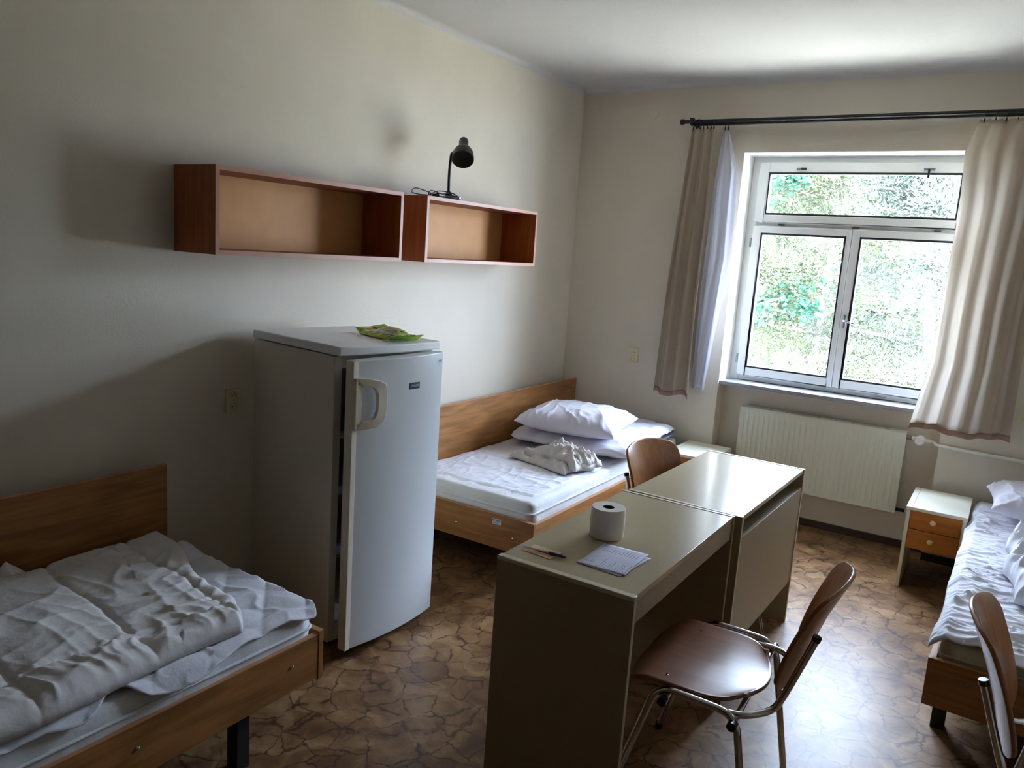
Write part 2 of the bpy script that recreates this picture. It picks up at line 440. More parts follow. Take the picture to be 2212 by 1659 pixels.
# exterior house roof above, so the sun stays out
# ------------------------------------------------------------------ window
def ring_frame(m, x0, z0, x1, z1, w, y0, y1, wb=None):
    wb = wb or w
    m.box(x0, y0, z0, x0 + w, y1, z1).box(x1 - w, y0, z0, x1, y1, z1)
    m.box(x0 + w, y0, z1 - w, x1 - w, y1, z1).box(x0 + w, y0, z0, x1 - w, y1, z0 + wb)
    return m
win = thing('window_1', None, None, (0, 0.2, 0)); struct(win)
WX0, WX1, WZ0, WZ1 = 1.195, 2.522, 0.893, 2.378
fm = M(); ring_frame(fm, WX0, WZ0, WX1, WZ1, 0.055, 0.012, 0.085)
fm.box(WX0 + .055, 0.012, 1.925, WX1 - .055, 0.085, 1.962)
fm.build('window_frame', WHITE_P, win, bevel=0.003)
def sash(x0, z0, x1, z1, wl, wr, wt, wbm, name='sash'):
    m = M()
    y0, y1 = -0.018, 0.05
    m.box(x0, y0, z0, x0 + wl, y1, z1).box(x1 - wr, y0, z0, x1, y1, z1).box(x0 + wl, y0, z1 - wt, x1 - wr, y1, z1).box(x0 + wl, y0, z0, x1 - wr, y1, z0 + wbm)
    o = m.build(name, WHITE_P, win, bevel=0.004)
    g = M(); ring_frame(g, x0 + wl - .001, z0 + wbm - .001, x1 - wr + .001, z1 - wt + .001, 0.0125, -0.0155, 0.03)
    g.build('gasket', GASKET, o)
    M().box(x0 + wl + .004, 0.010, z0 + wbm + .004, x1 - wr - .004, 0.014, z1 - wt - .004).build('pane', GLASS, o, smooth=False)
    return o
s1 = sash(1.245, 0.93, 1.864, 1.930, 0.055, 0.030, 0.044, 0.055)
s2 = sash(1.867, 0.93, 2.488, 1.930, 0.046, 0.055, 0.044, 0.055)
s3 = sash(1.245, 1.956, 2.488, 2.335, 0.063, 0.063, 0.060, 0.050)
# handle
h = M().box(1.885, -0.027, 1.318, 1.900, -0.018, 1.402).build('handle_plate', METAL, s2, bevel=0.003)
M().tube([(1.892, -0.027, 1.365), (1.892, -0.055, 1.365), (1.90, -0.062, 1.363), (1.955, -0.062, 1.352)], 0.0065, 10).build('lever', CHROME, h)
# transom fittings
for x, on in ((1.512, 0), (2.243, 1)):
    p = M().box(x - .03, -0.028, 2.287, x + .03, -0.018, 2.303).build('latch_plate', METAL, s3, bevel=0.002)
    if on: M().box(x - .006, -0.04, 2.245, x + .006, -0.028, 2.295).build('latch_arm', GASKET, p, bevel=0.002)
    else: M().box(x - .002, -0.036, 2.290, x + .034, -0.028, 2.303).build('latch_arm', GASKET, p, bevel=0.002)
for x in (1.422, 1.877, 2.332):
    M().box(x - .02, -0.003, 1.938, x + .02, 0.012, 1.949).build('transom_hinge', METAL, win, bevel=0.002)
for z in (1.04, 1.82):
    M().tube([(1.236, -0.004, z - .03), (1.236, -0.004, z + .03)], 0.008, 10).build('hinge', METAL, win)
m = M().box(2.11, -0.02, 0.912, 2.19, 0.012, 0.926)
m.build('lower_catch', METAL, win, bevel=0.002)

# round cover plate high on the window wall
o = M().lathe([(0, -0.004), (0.034, -0.004), (0.036, -0.0025), (0.036, 0)], (0.54, -0.0005, 2.635), 'y', 36).build('cover_plate', WALL)
tag(o, 'round wall-coloured junction cover plate high on the wall left of the curtain rod', 'cover plate')

# ------------------------------------------------------------------ wall sockets
def socket(name_loc, rz, label):
    t = thing('power_socket', label, 'power socket', name_loc, rz, None)
    pl = M().box(-0.038, -0.012, -0.052, 0.038, 0, 0.052).build('faceplate', PLATE, t, bevel=0.003)
    for z in (0.023, -0.023):
        s = M().lathe([(0.0, -0.0135), (0.0165, -0.0135), (0.0185, -0.0165), (0.021, -0.0165), (0.0215, -0.012)], (0, 0, z), 'y', 28).build('socket_ring', PLATE, t)
        hm = M()
        for dx, dz in ((-0.008, -0.001), (0.008, -0.001)):
            hm.lathe([(0, -0.0139), (0.0028, -0.0139), (0.0028, -0.0134)], (dx, 0, z + dz), 'y', 12)
        hm.build('contact_holes', DARK, s)
        M().tube([(0, -0.0135, z + .009), (0, -0.018, z + .009)], 0.0026, 10).build('earth_pin', METAL, s)
    return t
socket((0, -2.97, 0.942), radians(90), 'cream double power socket on the left wall beside the fridge')
socket((0.557, 0, 0.986), 0, 'cream double power socket on the window wall left of the curtains')
socket((2.925, 0, 0.955), 0, 'cream double power socket at the right frame edge beside the right curtain')

# ------------------------------------------------------------------ radiator
def radiator():
    t = thing('radiator', 'white ribbed panel radiator hanging below the window sill', 'radiator', (1.345, 0.0, 0.235))
    W_, H_ = 1.005, 0.50
    def front(u, v):
        x = u * W_; z = v * H_
        e = min(u * W_, (1 - u) * W_, 1e9); ez = min(v, 1 - v) * H_
        k = max(0, min(1, (e - 0.02) / 0.012)) * max(0, min(1, (ez - 0.03) / 0.02))
        rb = (0.5 + 0.5 * cos(2 * pi * x / 0.0335)) ** 1.5
        return (x, 0.040 - 0.000 + k * 0.006 * (rb) , z)
    m = M(); m.grid(front, 360, 24)
    m.build('front_panel', RADM, t, fix=False, ang=60)
    M().box(0, 0.0405, 0, 0.004, 0.118, H_).box(W_ - .004, 0.0405, 0, W_, 0.118, H_).box(0.004, 0.052, 0.0, W_ - .004, 0.056, H_).box(0.004, 0.112, 0.01, W_ - .004, 0.118, H_ - .01).build('casing', RADM, t, bevel=0.0015)
    g = M().box(0, 0.0402, H_, W_, 0.118, H_ + .006).build('top_grille', RADM, t, bevel=0.002)
    for k in range(10):
        x = 0.098 + k * 0.1005
        if x > W_ - .05: break
        M().box(x - 0.008, 0.05, H_ + 0.0055, x - 0.003, 0.075, H_ + 0.0066).build('grille_slot', DARK, g, smooth=False)
    for bx_ in (0.10, 0.87): M().box(bx_, 0.118, 0.05, bx_ + .03, 0.14, 0.45).build('wall_bracket', RADM, t)
    M().tube([(W_ - .01, 0.075, 0.018), (W_ + .05, 0.075, 0.018)], 0.011, 12).build('outlet_nipple', GASKET, t)
    M().tube([(W_ + .045, 0.075, 0.018), (W_ + .11, 0.075, 0.018), (W_ + .13, 0.085, 0.018), (W_ + .132, 0.139, 0.018)], 0.008, 12).build('lower_pipe', WHITEC, t)
    v = M().tube([(W_ - .012, 0.06, 0.475), (W_ + .03, 0.06, 0.475)], 0.013, 12).build('valve_body', METAL, t)
    M().lathe([(0, -0.022), (0.022, -0.022), (0.026, -0.015), (0.030, 0.0), (0.030, 0.028), (0.020, 0.036), (0.012, 0.055)], (W_ + .075, 0.012, 0.475), 'y', 36).build('valve_knob', WHITEC, v)
    rd = M()
    for k in range(24):
        a = 2 * pi * k / 24
        rd.box(W_ + .075 + cos(a) * 0.0275 - .0012, -0.004, 0.475 + sin(a) * 0.0275 - .0012, W_ + .075 + cos(a) * 0.0275 + .0012, 0.012, 0.475 + sin(a) * 0.0275 + .0012)
    rd.build('knob_ribs', WHITEC, v)
    M().tube([(W_ + .03, 0.06, 0.475), (W_ + .075, 0.06, 0.475), (W_ + .125, 0.06, 0.475)], 0.012, 12).build('valve_tail', WHITEC, v)
    return t
rad = radiator()
o = M().tube([(2.468, 0.062, 0.71), (2.49, 0.060, 0.71), (2.505, 0.03, 0.708), (2.512, 0.0, 0.706), (2.53, -0.016, 0.705), (2.57, -0.02, 0.704), (2.8, -0.02, 0.698), (3.2, -0.02, 0.688), (RX, -0.02, 0.678)], 0.0095, 14).build('heating_pipe', WHITEC)
tag(o, 'thin white heating pipe running along the wall from the radiator valve to the right', 'pipe')

# ------------------------------------------------------------------ curtain rod and curtains
rod = thing('curtain_rod', 'black double curtain rod mounted above the window', 'curtain rod', (0, 0, 0))
M().tube([(0.82, -0.115, 2.556), (2.98, -0.115, 2.560)], 0.011, 16).build('front_rod', BLACKM, rod)
M().tube([(0.84, -0.065, 2.545), (2.98, -0.065, 2.549)], 0.009, 16).build('back_rod', BLACKM, rod)
M().lathe([(0, -0.016), (0.014, -0.016), (0.018, -0.012), (0.018, 0.006), (0.012, 0.010), (0.012, 0.03)], (0.80, -0.115, 2.556), 'x', 20).build('finial', BLACKM, rod)
M().lathe([(0.012, -0.03), (0.012, -0.01), (0.018, -0.006), (0.018, 0.012), (0, 0.016)], (2.99, -0.115, 2.56), 'x', 20).build('finial', BLACKM, rod)
for x in (0.862, 2.93):
    M().box(x - .011, -0.135, 2.568, x + .011, -0.095, 2.578).box(x - .008, -0.128, 2.535, x + .008, 0, 2.549).box(x - .013, -0.008, 2.50, x + .013, 0, 2.59).box(x - .008, -0.08, 2.545, x + .008, -0.05, 2.565).build('rod_bracket', BLACKM, rod, bevel=0.002)

def ring_clip(parent, x, y, zr, r=0.017):
    m = M()
    m.tube([(x, y + r * cos(a), zr + r * sin(a)) for a in [2 * pi * k / 20 for k in range(20)]], 0.0018, 6, closed=True)
    m.tube([(x, y, zr - r - .001), (x, y, zr - r - .008)], 0.0016, 6)
    m.box(x - .0035, y - .004, zr - r - .026, x + .0035, y + .004, zr - r - .008)
    return m.build('ring_clip', BLACKM, parent)

def curtain(name, label, top, bot, ztop, zbot, y, nf, amp, mt, hem, seed, clips, edgeL=None, edgeR=None, ring_y=None):
    """top,bot: (x0,x1); edgeL/R: list of (z,x) profiles"""
    t = thing(name, label, 'curtain', (0.5 * (top[0] + top[1]), y, zbot))
    ox = t.location.x
    def prof(e, z, a, b):
        k = (z - zbot) / (ztop - zbot)
        if not e: return b + (a - b) * k
        e = sorted(e)
        if z <= e[0][0]: return e[0][1]
        for (z0, x0), (z1, x1) in zip(e, e[1:]):
            if z <= z1: 
                q = (z - z0) / (z1 - z0); return x0 + (x1 - x0) * q
        return e[-1][1]
    def fn(u, v):
        k = v
        z = zbot + (ztop - zbot) * v
        zz = z + (0.012 * sin(u * 9 + seed) if v < 0.02 else 0) * 1
        x0 = prof(edgeL, z, top[0], bot[0]); x1 = prof(edgeR, z, top[1], bot[1])
        ph = u * nf * 2 * pi + 0.7 * nz(u * 3, z * 0.6, seed)
        s_ = sin(ph) + 0.25 * sin(2 * ph + 1.3 + seed)
        a = amp * (0.55 + 0.45 * (1 - k)) * (0.7 + 0.6 * abs(nz(u * 4 + seed, z * 0.4)))
        xx = x0 + (x1 - x0) * u + 0.25 * a * cos(ph)
        pin = 0.0
        return (xx - ox, a * s_ + 0.01 * nz(u * 6, z * 2, seed + 5), zz - zbot + (-0.010 * abs(sin(u * clips * pi)) if v > 0.985 else 0))
    nu, nv = 170, 70
    m = M(); hemv = 0.032 / (ztop - zbot)
    vs = []
    rows = [0, hemv * 0.5, hemv] + [hemv + (1 - hemv) * j / nv for j in range(1, nv + 1)]
    w = nu + 1
    for v in rows:
        for i in range(nu + 1): vs.append(fn(i / nu, v))
    fs = []; 
    for j in range(len(rows) - 1):
        for i in range(nu): fs.append((j * w + i, j * w + i + 1, (j + 1) * w + i + 1, (j + 1) * w + i))
    if hem:
        hv = [p for p in vs[:3 * w]]
        M().add(hv, [f for f in fs if max(f) < 3 * w]).build('hem', HEM, t, fix=False, ang=80, solid=0.003)
        k0 = 2 * nu
        used = fs[k0:]
        M().add(vs[2 * w:], [tuple(i - 2 * w for i in f) for f in used]).build('fabric', mt, t, fix=False, ang=80, solid=0.0012)
    else:
        M().add(vs, fs).build('fabric', mt, t, fix=False, ang=80, solid=0.0008)
    for i in range(clips):
        u = (i + 0.5) / clips
        p = fn(u, 1.0)
        ring_clip(t, p[0], (ring_y - y) if ring_y is not None else p[1], 2.549 - zbot)
    return t
curtain('curtain', 'gathered beige curtain hanging at the left side of the window', (0.862, 1.025), (0.765, 1.033), 2.515, 0.765, -0.115, 2.7, 0.028, CURT, True, 1.0, 7,
        edgeL=[(0.765, 0.768), (1.4, 0.79), (2.0, 0.825), (2.515, 0.862)], edgeR=[(0.765, 1.033), (1.4, 1.028), (2.0, 1.035), (2.515, 1.025)], ring_y=-0.115)
curtain('sheer_curtain', 'white translucent sheer curtain hanging between the left beige curtain and the window', (1.03, 1.10), (1.035, 1.125), 2.505, 0.83, -0.068, 1.8, 0.016, SHEER, False, 3.3, 2,
        edgeL=[(0.83, 1.02), (1.6, 1.02), (2.2, 1.035), (2.505, 1.06)], edgeR=[(0.83, 1.118), (1.7, 1.200), (2.25, 1.180), (2.505, 1.098)], ring_y=-0.065)
curtain('curtain', 'wide beige curtain at the right side of the window, its inner fold lit white', (2.465, 2.93), (2.36, 2.88), 2.525, 0.80, -0.115, 4.6, 0.022, CURT, True, 6.1, 9,
        edgeL=[(0.80, 2.36), (1.2, 2.42), (1.78, 2.435), (2.05, 2.445), (2.35, 2.428), (2.525, 2.475)], edgeR=[(0.8, 2.87), (1.5, 2.86), (2.525, 2.93)], ring_y=-0.115)

# ------------------------------------------------------------------ wall shelves and lamp
def shelf(y0, y1, z0, z1, d, label):
    t = thing('wall_shelf', label, 'wall shelf', (0, y0, z0), 0, 'open box shelves on the left wall')
    L_ = y1 - y0; H_ = z1 - z0; k = 0.018
    def board(nm, x0, a, c, x1, b, e, mt, edge):
        o = M().box(x0, a, c, x1 - .0015, b, e).build(nm, mt, t, bevel=0.0008)
        M().box(x1 - .0015, a, c, x1, b, e).build('edge_band', SHE, o, smooth=False)
    board('side_panel', 0.001, 0, 0, d, k, H_, SHW, 1)
    board('side_panel', 0.001, L_ - k, 0, d, L_, H_, SHW, 1)
    board('top_panel', 0.001, k, H_ - k, d, L_ - k, H_, SHT, 1)
    board('bottom_panel', 0.001, k, 0, d, L_ - k, k, SHT, 1)
    M().box(0.001, k, k, 0.006, L_ - k, H_ - k).build('back_panel', SHB, t, smooth=False)
    return t
shelf(-3.245, -2.195, 1.571, 1.900, 0.254, 'longer-looking cherry wood open box shelf nearer the camera on the left wall')
shelf(-2.017, -0.948, 1.573, 1.902, 0.254, 'cherry wood open box shelf nearer the window, carrying the black lamp')

def catmull(pts, n=10):
    pts = [Vector(p) for p in pts]; out = []
    for i in range(len(pts) - 1):
        p0 = pts[max(i - 1, 0)]; p1 = pts[i]; p2 = pts[i + 1]; p3 = pts[min(i + 2, len(pts) - 1)]
        for k in range(n):
            t = k / n
            out.append(0.5 * (2 * p1 + (p2 - p0) * t + (2 * p0 - 5 * p1 + 4 * p2 - p3) * t * t + (3 * p1 - p0 - 3 * p2 + p3) * t ** 3))
    out.append(pts[-1]); return out

def lamp():
    t = thing('desk_lamp', 'black gooseneck desk lamp standing on the wall shelf', 'lamp', (0.212, -1.805, 1.902))
    M().box(-0.055, -0.095, 0, 0.040, 0.075, 0.020).build('base', mat('matte_black_plastic', (12, 12, 12), 0.7, spec=0.2), t, bevel=0.008, seg=3)
    M().box(0.0385, 0.052, 0.004, 0.0412, 0.064, 0.016).build('base_badge', mat('white_badge', (240, 240, 240), 0.3), t)
    M().lathe([(0.022, 0.018), (0.017, 0.032), (0.008, 0.042)], (0, 0.010, 0), 'z', 20).build('collar', BLACKP, t)
    ax = Vector((-0.41, 0.54, 0.735)).normalized()
    O = Vector((0.034, 0.072, 0.226))
    pts = [(0, 0.010, 0.03), (-0.001, 0.009, 0.09), (0, 0.008, 0.15), (0.0, 0.012, 0.195), (-0.012, 0.035, 0.232), (-0.02, 0.075, 0.252), O + ax * 0.062]
    M().tube(catmull(pts, 8), 0.0078, 12).build('gooseneck', BLACKP, t)
    prof = [(0.0, 0.128), (0.020, 0.127), (0.0240, 0.120), (0.0250, 0.110), (0.0250, 0.066), (0.030, 0.058), (0.043, 0.046), (0.053, 0.026), (0.058, 0.000), (0.0585, -0.024), (0.057, -0.025), (0.0558, 0.0), (0.049, 0.024), (0.037, 0.042), (0.010, 0.050), (0, 0.050)]
    sh = M().lathe(prof, (0, 0, 0), 'z', 40).build('lamp_shade', BLACKP, t, ang=50)
    sh.rotation_mode = 'QUATERNION'; sh.rotation_quaternion = ax.to_track_quat('Z', 'Y')
    sh.location = O
    M().lathe([(0.0555, -0.0245), (0.0548, 0.0), (0.048, 0.0235), (0.036, 0.041), (0.010, 0.049), (0, 0.049)], (0, 0, 0), 'z', 40).build('shade_interior', mat('shade_inner_grey', (92, 92, 88), 0.5), sh, ang=60)
    M().tube([(0, 0, 0.050), (0, 0, 0.026)], 0.015, 16).build('bulb_socket', mat('socket_grey', (60, 60, 58), 0.4), sh)
    cp = [(-0.045, -0.02, 0.012), (-0.06, -0.10, 0.030), (-0.05, -0.20, 0.036), (-0.02, -0.262, 0.012), (0.01, -0.250, 0.003), (0.02, -0.19, 0.004), (0.03, -0.13, 0.004), (0.03, -0.07, 0.022),
          (0.0, 0.03, 0.033), (-0.04, 0.075, 0.022), (-0.05, 0.05, 0.008), (-0.03, -0.05, 0.030), (0.0, -0.14, 0.030), (0.025, -0.185, 0.010), (0.02, -0.15, 0.004), (-0.02, -0.10, 0.020), (-0.03, -0.03, 0.038), (0.01, 0.02, 0.034),
          (0.045, 0.03, 0.014), (0.046, -0.04, 0.006), (0.046, -0.09, 0.012)]
    M().tube(catmull(cp, 8), 0.0027, 7).build('power_cord', BLACKP, t)
    M().tube([(0.046, -0.085, 0.012), (0.044, -0.115, 0.012), (0.042, -0.135, 0.012)], [0.006, 0.010, 0.012], 12).build('plug', BLACKP, t)
    return t
lamp()

# ------------------------------------------------------------------ fridge
def fridge():
    t = thing('fridge', 'white upright refrigerator with slightly open door against the left wall', 'fridge', (0.068, -2.912, 0), radians(-7.5))
    D, W_, k = 0.560, 0.520, 0.035
    c = M()
    c.box(0, 0, 0.03, D, k, 1.215).box(0, W_ - k, 0.03, D, W_, 1.215).box(0, k, 0.03, k, W_ - k, 1.215)
    c.box(k, k, 0.03, D, W_ - k, 0.10).box(k, k, 1.165, D, W_ - k, 1.215)
    cab = c.build('cabinet', FRP, t, bevel=0.003)
    M().box(k, k, 0.62, D - .08, W_ - k, 0.63).box(k, k, 0.86, D - .08, W_ - k, 0.87).box(k, k, 0.36, D - .08, W_ - k, 0.37).build('inner_shelf', FRI, cab)
    for x in (0.05, D - .06):
        for y in (0.04, W_ - .06):
            M().lathe([(0, 0), (0.018, 0), (0.018, 0.03), (0, 0.03)], (x, y, 0), 'z', 14).build('foot', BLACKP, t)
    # worktop lid with bowed front
    n = 16
    poly = [(-0.005, -0.004)] + [(0.592 + 0.020 * (1 - (2 * i / n - 1) ** 2), -0.004 + 0.536 * i / n) for i in range(n + 1)] + [(-0.005, 0.532)]
    M().prism(poly, 'z', 1.2195, 1.255).build('worktop', mat('fridge_worktop', (240, 240, 240), 0.4), t, bevel=0.006, seg=3)
    # door, hinged at its far edge
    d = bpy.data.objects.new('door', None)
    DW = 0.526; z0, z1 = 0.042, 1.213
    bow = lambda y: 0.046 + 0.028 * (1 - (2 * y / DW - 1) ** 2)
    n = 24
    ys = [DW * i / n for i in range(n + 1)]
    poly = [(0.010, ys[0])] + [(bow(y), y) for y in ys] + [(0.010, ys[-1])]
    # local: y=0 handle side, y=DW hinge side; origin at the hinge
    poly = [(x, y - DW) for x, y in poly]
    door = M().prism(poly, 'z', z0, z1).build('door', FRW, t, bevel=0.004, seg=3)
    door.location = (0.578, 0.517, 0); door.rotation_euler = (0, 0, radians(5.7))
    g = M(); 
    g.box(-0.004, 0.022 - DW, z0 + .03, 0.0102, 0.04 - DW, z1 - .03).box(-0.004, -0.04, z0 + .03, 0.0102, -0.022, z1 - .03)
    g.box(-0.004, 0.04 - DW, z1 - .048, 0.0102, -0.04, z1 - .03).box(-0.004, 0.04 - DW, z0 + .03, 0.0102, -0.04, z0 + .048)
    g.build('door_seal', FRG, door)
    # plastic edge strip at the handle side
    M().box(0.012, -DW - .004, z0, 0.050, -DW + 0.0, z1).box(0.046, -DW - .004, z0, 0.0525, -DW + .022, z1 - 0.0).build('edge_strip', FRP, door, bevel=0.002)
    # handle: D loop
    def hp(x0):  # outline (y,z)
        return None
    out = [(0.0, 1.150), (0.045, 1.148), (0.100, 1.136), (0.128, 1.122), (0.136, 1.085), (0.138, 1.045), (0.134, 1.005), (0.124, 0.972), (0.09, 0.955), (0.045, 0.948), (0.0, 0.948)]
    inn = [(0.030, 1.114), (0.046, 1.118), (0.070, 1.110), (0.084, 1.096), (0.090, 1.075), (0.090, 1.045), (0.089, 1.015), (0.080, 0.994), (0.064, 0.984), (0.042, 0.980), (0.030, 0.984)]
    vs = []; fs = []
    N_ = len(out)
    def hx(y): return 0.052 + 0.030 * min(1, y / 0.10)
    for off in (0.016, 0.0):
        for (y, z) in out: vs.append((hx(y) + off, y - DW, z))
        for (y, z) in inn: vs.append((hx(y) + off, y - DW, z))
    for i in range(N_ - 1):
        fs.append((i, i + 1, N_ + i + 1, N_ + i))
        fs.append((2 * N_ + i, 3 * N_ + i, 3 * N_ + i + 1, 2 * N_ + i + 1))
        fs.append((i, 2 * N_ + i, 2 * N_ + i + 1, i + 1))
        fs.append((N_ + i, N_ + i + 1, 3 * N_ + i + 1, 3 * N_ + i))
    fs += [(0, N_, 3 * N_, 2 * N_), (N_ - 1, 3 * N_ - 1, 4 * N_ - 1, 2 * N_ - 1)]
    # closing bar at the door edge side
    hdl = M().add(vs, fs)
    hdl.box(0.046, -DW - .003, 0.948, 0.068, -DW + 0.031, 1.150)
    hd = hdl.build('handle', FRP, door, bevel=0.003, seg=3)
    for z in (1.128, 0.968):
        M().lathe([(0, 0.070), (0.0035, 0.0695), (0.004, 0.067)], (0, -DW + .012, z), 'x', 12).build('screw', METAL, hd)
    # badge and sticker
    yb = -DW + 0.318
    bx = bow(0.318) 
    b = M().box(bx - .001, yb - .031, 1.078, bx + .0025, yb + .031, 1.105).build('brand_badge', BADGE, door, bevel=0.001)
    M().box(bx + .0024, yb - .026, 1.0825, bx + .0028, yb + .027, 1.1005).build('badge_border', mat('badge_blue', (44, 60, 88), 0.3), b)
    txt('ZANUSSI', 0.0135, SILV, b, (bx + .003, yb, 1.0915), (radians(90), 0, radians(90)), ext=0.0002, bold=0.0004)
    def onbow(y0, y1, za, zb, off):
        return lambda u, v: (bow(y0 + (y1 - y0) * u) + off, y0 + (y1 - y0) * u - DW, za + (zb - za) * v)
    s = M().grid(onbow(0.484, 0.516, 1.157, 1.187, 0.0008), 8, 1).build('inventory_sticker', STICK, door, fix=False)
    q = M()
    for i in range(7): q.grid(onbow(0.494 + i * .0026, 0.4953 + i * .0026, 1.173, 1.182, 0.0013), 1, 1)
    q.grid(onbow(0.488, 0.490, 1.174, 1.181, 0.0013), 1, 1)
    q.build('barcode', INK, s, smooth=False, fix=False)
    return t
fr = fridge()

def wipes():
    t = thing('wet_wipes_pack', 'crumpled bright green packet of wet wipes lying on the fridge top', 'wipes packet', (0.520, -2.565, 1.256), radians(-16))
    def fn(side):
        def g(u, v):
            a = u * 2 - 1; b = v * 2 - 1
            L_, W_ = 0.165, 0.084
            x = a * L_ * (1 - 0.05 * b * b); y = b * W_ * (1 - 0.10 * a * a)
            body = max(0, (1 - abs(a) ** 5)) * max(0, (1 - b ** 4)) ** 0.6
            lift = 0.004 + 0.022 * max(0, abs(a) - 0.72) / 0.28 + 0.022 * max(0, b) * max(0, 1 - (a + 0.45) ** 2 * 1.6)
            hgt = 0.017 * body * (1 + 0.25 * nz(x * 40, y * 40)) + 0.003 * nz(x * 90, y * 90, 3)
            return (x, y, max(0.0006, lift + (hgt if side > 0 else -0.6 * hgt)))
        return g
    m = M().grid(fn(1), 60, 36).grid(fn(-1), 60, 36)
    m.build('packet_film', WIPES, t, ang=50)
    g1 = fn(1)
    def flap(u, v):
        a = u * 2 * pi; r = v
        uu = 0.48 + 0.22 * r * cos(a); vv = 0.47 + 0.32 * r * sin(a)
        p = g1(uu, vv); return (p[0], p[1], p[2] + 0.0012)
    M().grid(flap, 36, 8).build('resealable_label', mat('label_sand', (176, 168, 128), 0.3), t, ang=70)
    def flap2(u, v):
        a = u * 2 * pi; r = v
        uu = 0.54 + 0.085 * r * cos(a); vv = 0.55 + 0.10 * r * sin(a)
        p = g1(uu, vv); return (p[0], p[1], p[2] + 0.0022)
    M().grid(flap2, 30, 4).build('label_print', mat('label_grey', (112, 122, 104), 0.3), t, ang=70)
    def film(u, v):
        a = u * 2 * pi; r = v
        x = 0.150 + 0.050 * r * cos(a); y = -0.06 + 0.055 * r * sin(a)
        return (x, y, 0.003 + 0.006 * (1 - r * r) + 0.003 * nz(x * 70, y * 70, 2))
    M().grid(film, 40, 10).build('clear_film', FILM, t, fix=False, ang=70)
    return t
wipes()

# ------------------------------------------------------------------ desks
def desk(name_label, loc, rz, L_, W_, kind):
    """local x: width 0..W_, y: length 0..L_"""
    t = thing('desk', name_label, 'desk', loc, rz)
    H_ = 0.752; k = 0.018
    for y in (0, L_ - k):
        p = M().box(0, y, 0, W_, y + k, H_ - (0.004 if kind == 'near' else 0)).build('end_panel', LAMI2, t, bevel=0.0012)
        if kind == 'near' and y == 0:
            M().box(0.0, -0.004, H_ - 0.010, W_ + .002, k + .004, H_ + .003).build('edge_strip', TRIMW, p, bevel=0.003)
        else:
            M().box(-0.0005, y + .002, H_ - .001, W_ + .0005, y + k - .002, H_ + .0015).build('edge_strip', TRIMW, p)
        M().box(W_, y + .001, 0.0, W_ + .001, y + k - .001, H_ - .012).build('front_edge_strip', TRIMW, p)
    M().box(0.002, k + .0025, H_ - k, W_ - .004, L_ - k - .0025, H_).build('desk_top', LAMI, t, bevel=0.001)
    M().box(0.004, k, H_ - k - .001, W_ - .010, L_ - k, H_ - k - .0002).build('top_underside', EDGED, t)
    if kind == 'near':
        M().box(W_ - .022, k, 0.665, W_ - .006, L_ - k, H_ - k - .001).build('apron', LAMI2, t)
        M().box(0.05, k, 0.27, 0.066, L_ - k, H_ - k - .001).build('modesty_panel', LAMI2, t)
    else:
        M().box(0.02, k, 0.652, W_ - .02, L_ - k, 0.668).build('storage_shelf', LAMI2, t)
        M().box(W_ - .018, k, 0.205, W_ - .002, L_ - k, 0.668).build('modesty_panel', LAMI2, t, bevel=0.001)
    return t
desk('near beige laminate desk with open knee space, carrying the toilet roll and papers', (1.583, -3.238, 0), radians(0.0), 0.905, 0.449, 'near')
desk('far beige laminate desk nearer the window, its top glaring white', (1.597, -2.322, 0), radians(-1.2), 0.922, 0.462, 'far')

def toilet_roll():
    t = thing('toilet_roll', 'white toilet paper roll standing upright on the near desk', 'toilet roll', (1.758, -2.852, 0.7525))
    m = M()
    R_ = 0.056; r_ = 0.019; H_ = 0.100; n = 72
    def rad_(a, h): return R_ + 0.0012 * nz(cos(a) * 3, sin(a) * 3, h * 8) + 0.0015 * sin(h / H_ * pi)
    vs = []; fs = []
    hs = [0, 0.002, 0.012, 0.03, 0.05, 0.07, 0.088, 0.097, 0.100]
    for h in hs:
        for k in range(n):
            a = 2 * pi * k / n; rr = rad_(a, h) - (0.0015 if h in (0, 0.1) else 0); vs.append((rr * cos(a), rr * sin(a), h))
    for i in range(len(hs) - 1):
        for k in range(n): fs.append((i * n + k, i * n + (k + 1) % n, (i + 1) * n + (k + 1) % n, (i + 1) * n + k))
    top = len(vs)
    for h in (0.099, 0.0985):
        rr = (R_ + r_) / 2 if h == 0.099 else r_
        for k in range(n):
            a = 2 * pi * k / n; vs.append((rr * cos(a), rr * sin(a), h))
    for k in range(n):
        fs.append(((len(hs) - 1) * n + k, (len(hs) - 1) * n + (k + 1) % n, top + (k + 1) % n, top + k))
        fs.append((top + k, top + (k + 1) % n, top + n + (k + 1) % n, top + n + k))
    m.add(vs, fs); m.build('paper_roll', ROLL, t, fix=False)
    M().lathe([(r_ + .0008, 0.0985), (r_ - .0005, 0.0975), (r_ - .0005, 0.001), (r_ + .0008, 0.001)], (0, 0, 0), 'z', 40).build('cardboard_core', ROLLC, t)
    return t
toilet_roll()

def strokes(rows, parent, mt, name, z):
    m = M()
    for (x0, y0, x1, y1, w) in rows:
        d = Vector((x1 - x0, y1 - y0)); L_ = d.length
        if L_ < 1e-6: continue
        nrm = Vector((-d.y, d.x)) / L_ * w / 2
        m.add([(x0 - nrm.x, y0 - nrm.y, z), (x1 - nrm.x, y1 - nrm.y, z), (x1 + nrm.x, y1 + nrm.y, z), (x0 + nrm.x, y0 + nrm.y, z)], [(0, 1, 2, 3)])
    return m.build(name, mt, parent, smooth=False, fix=False)

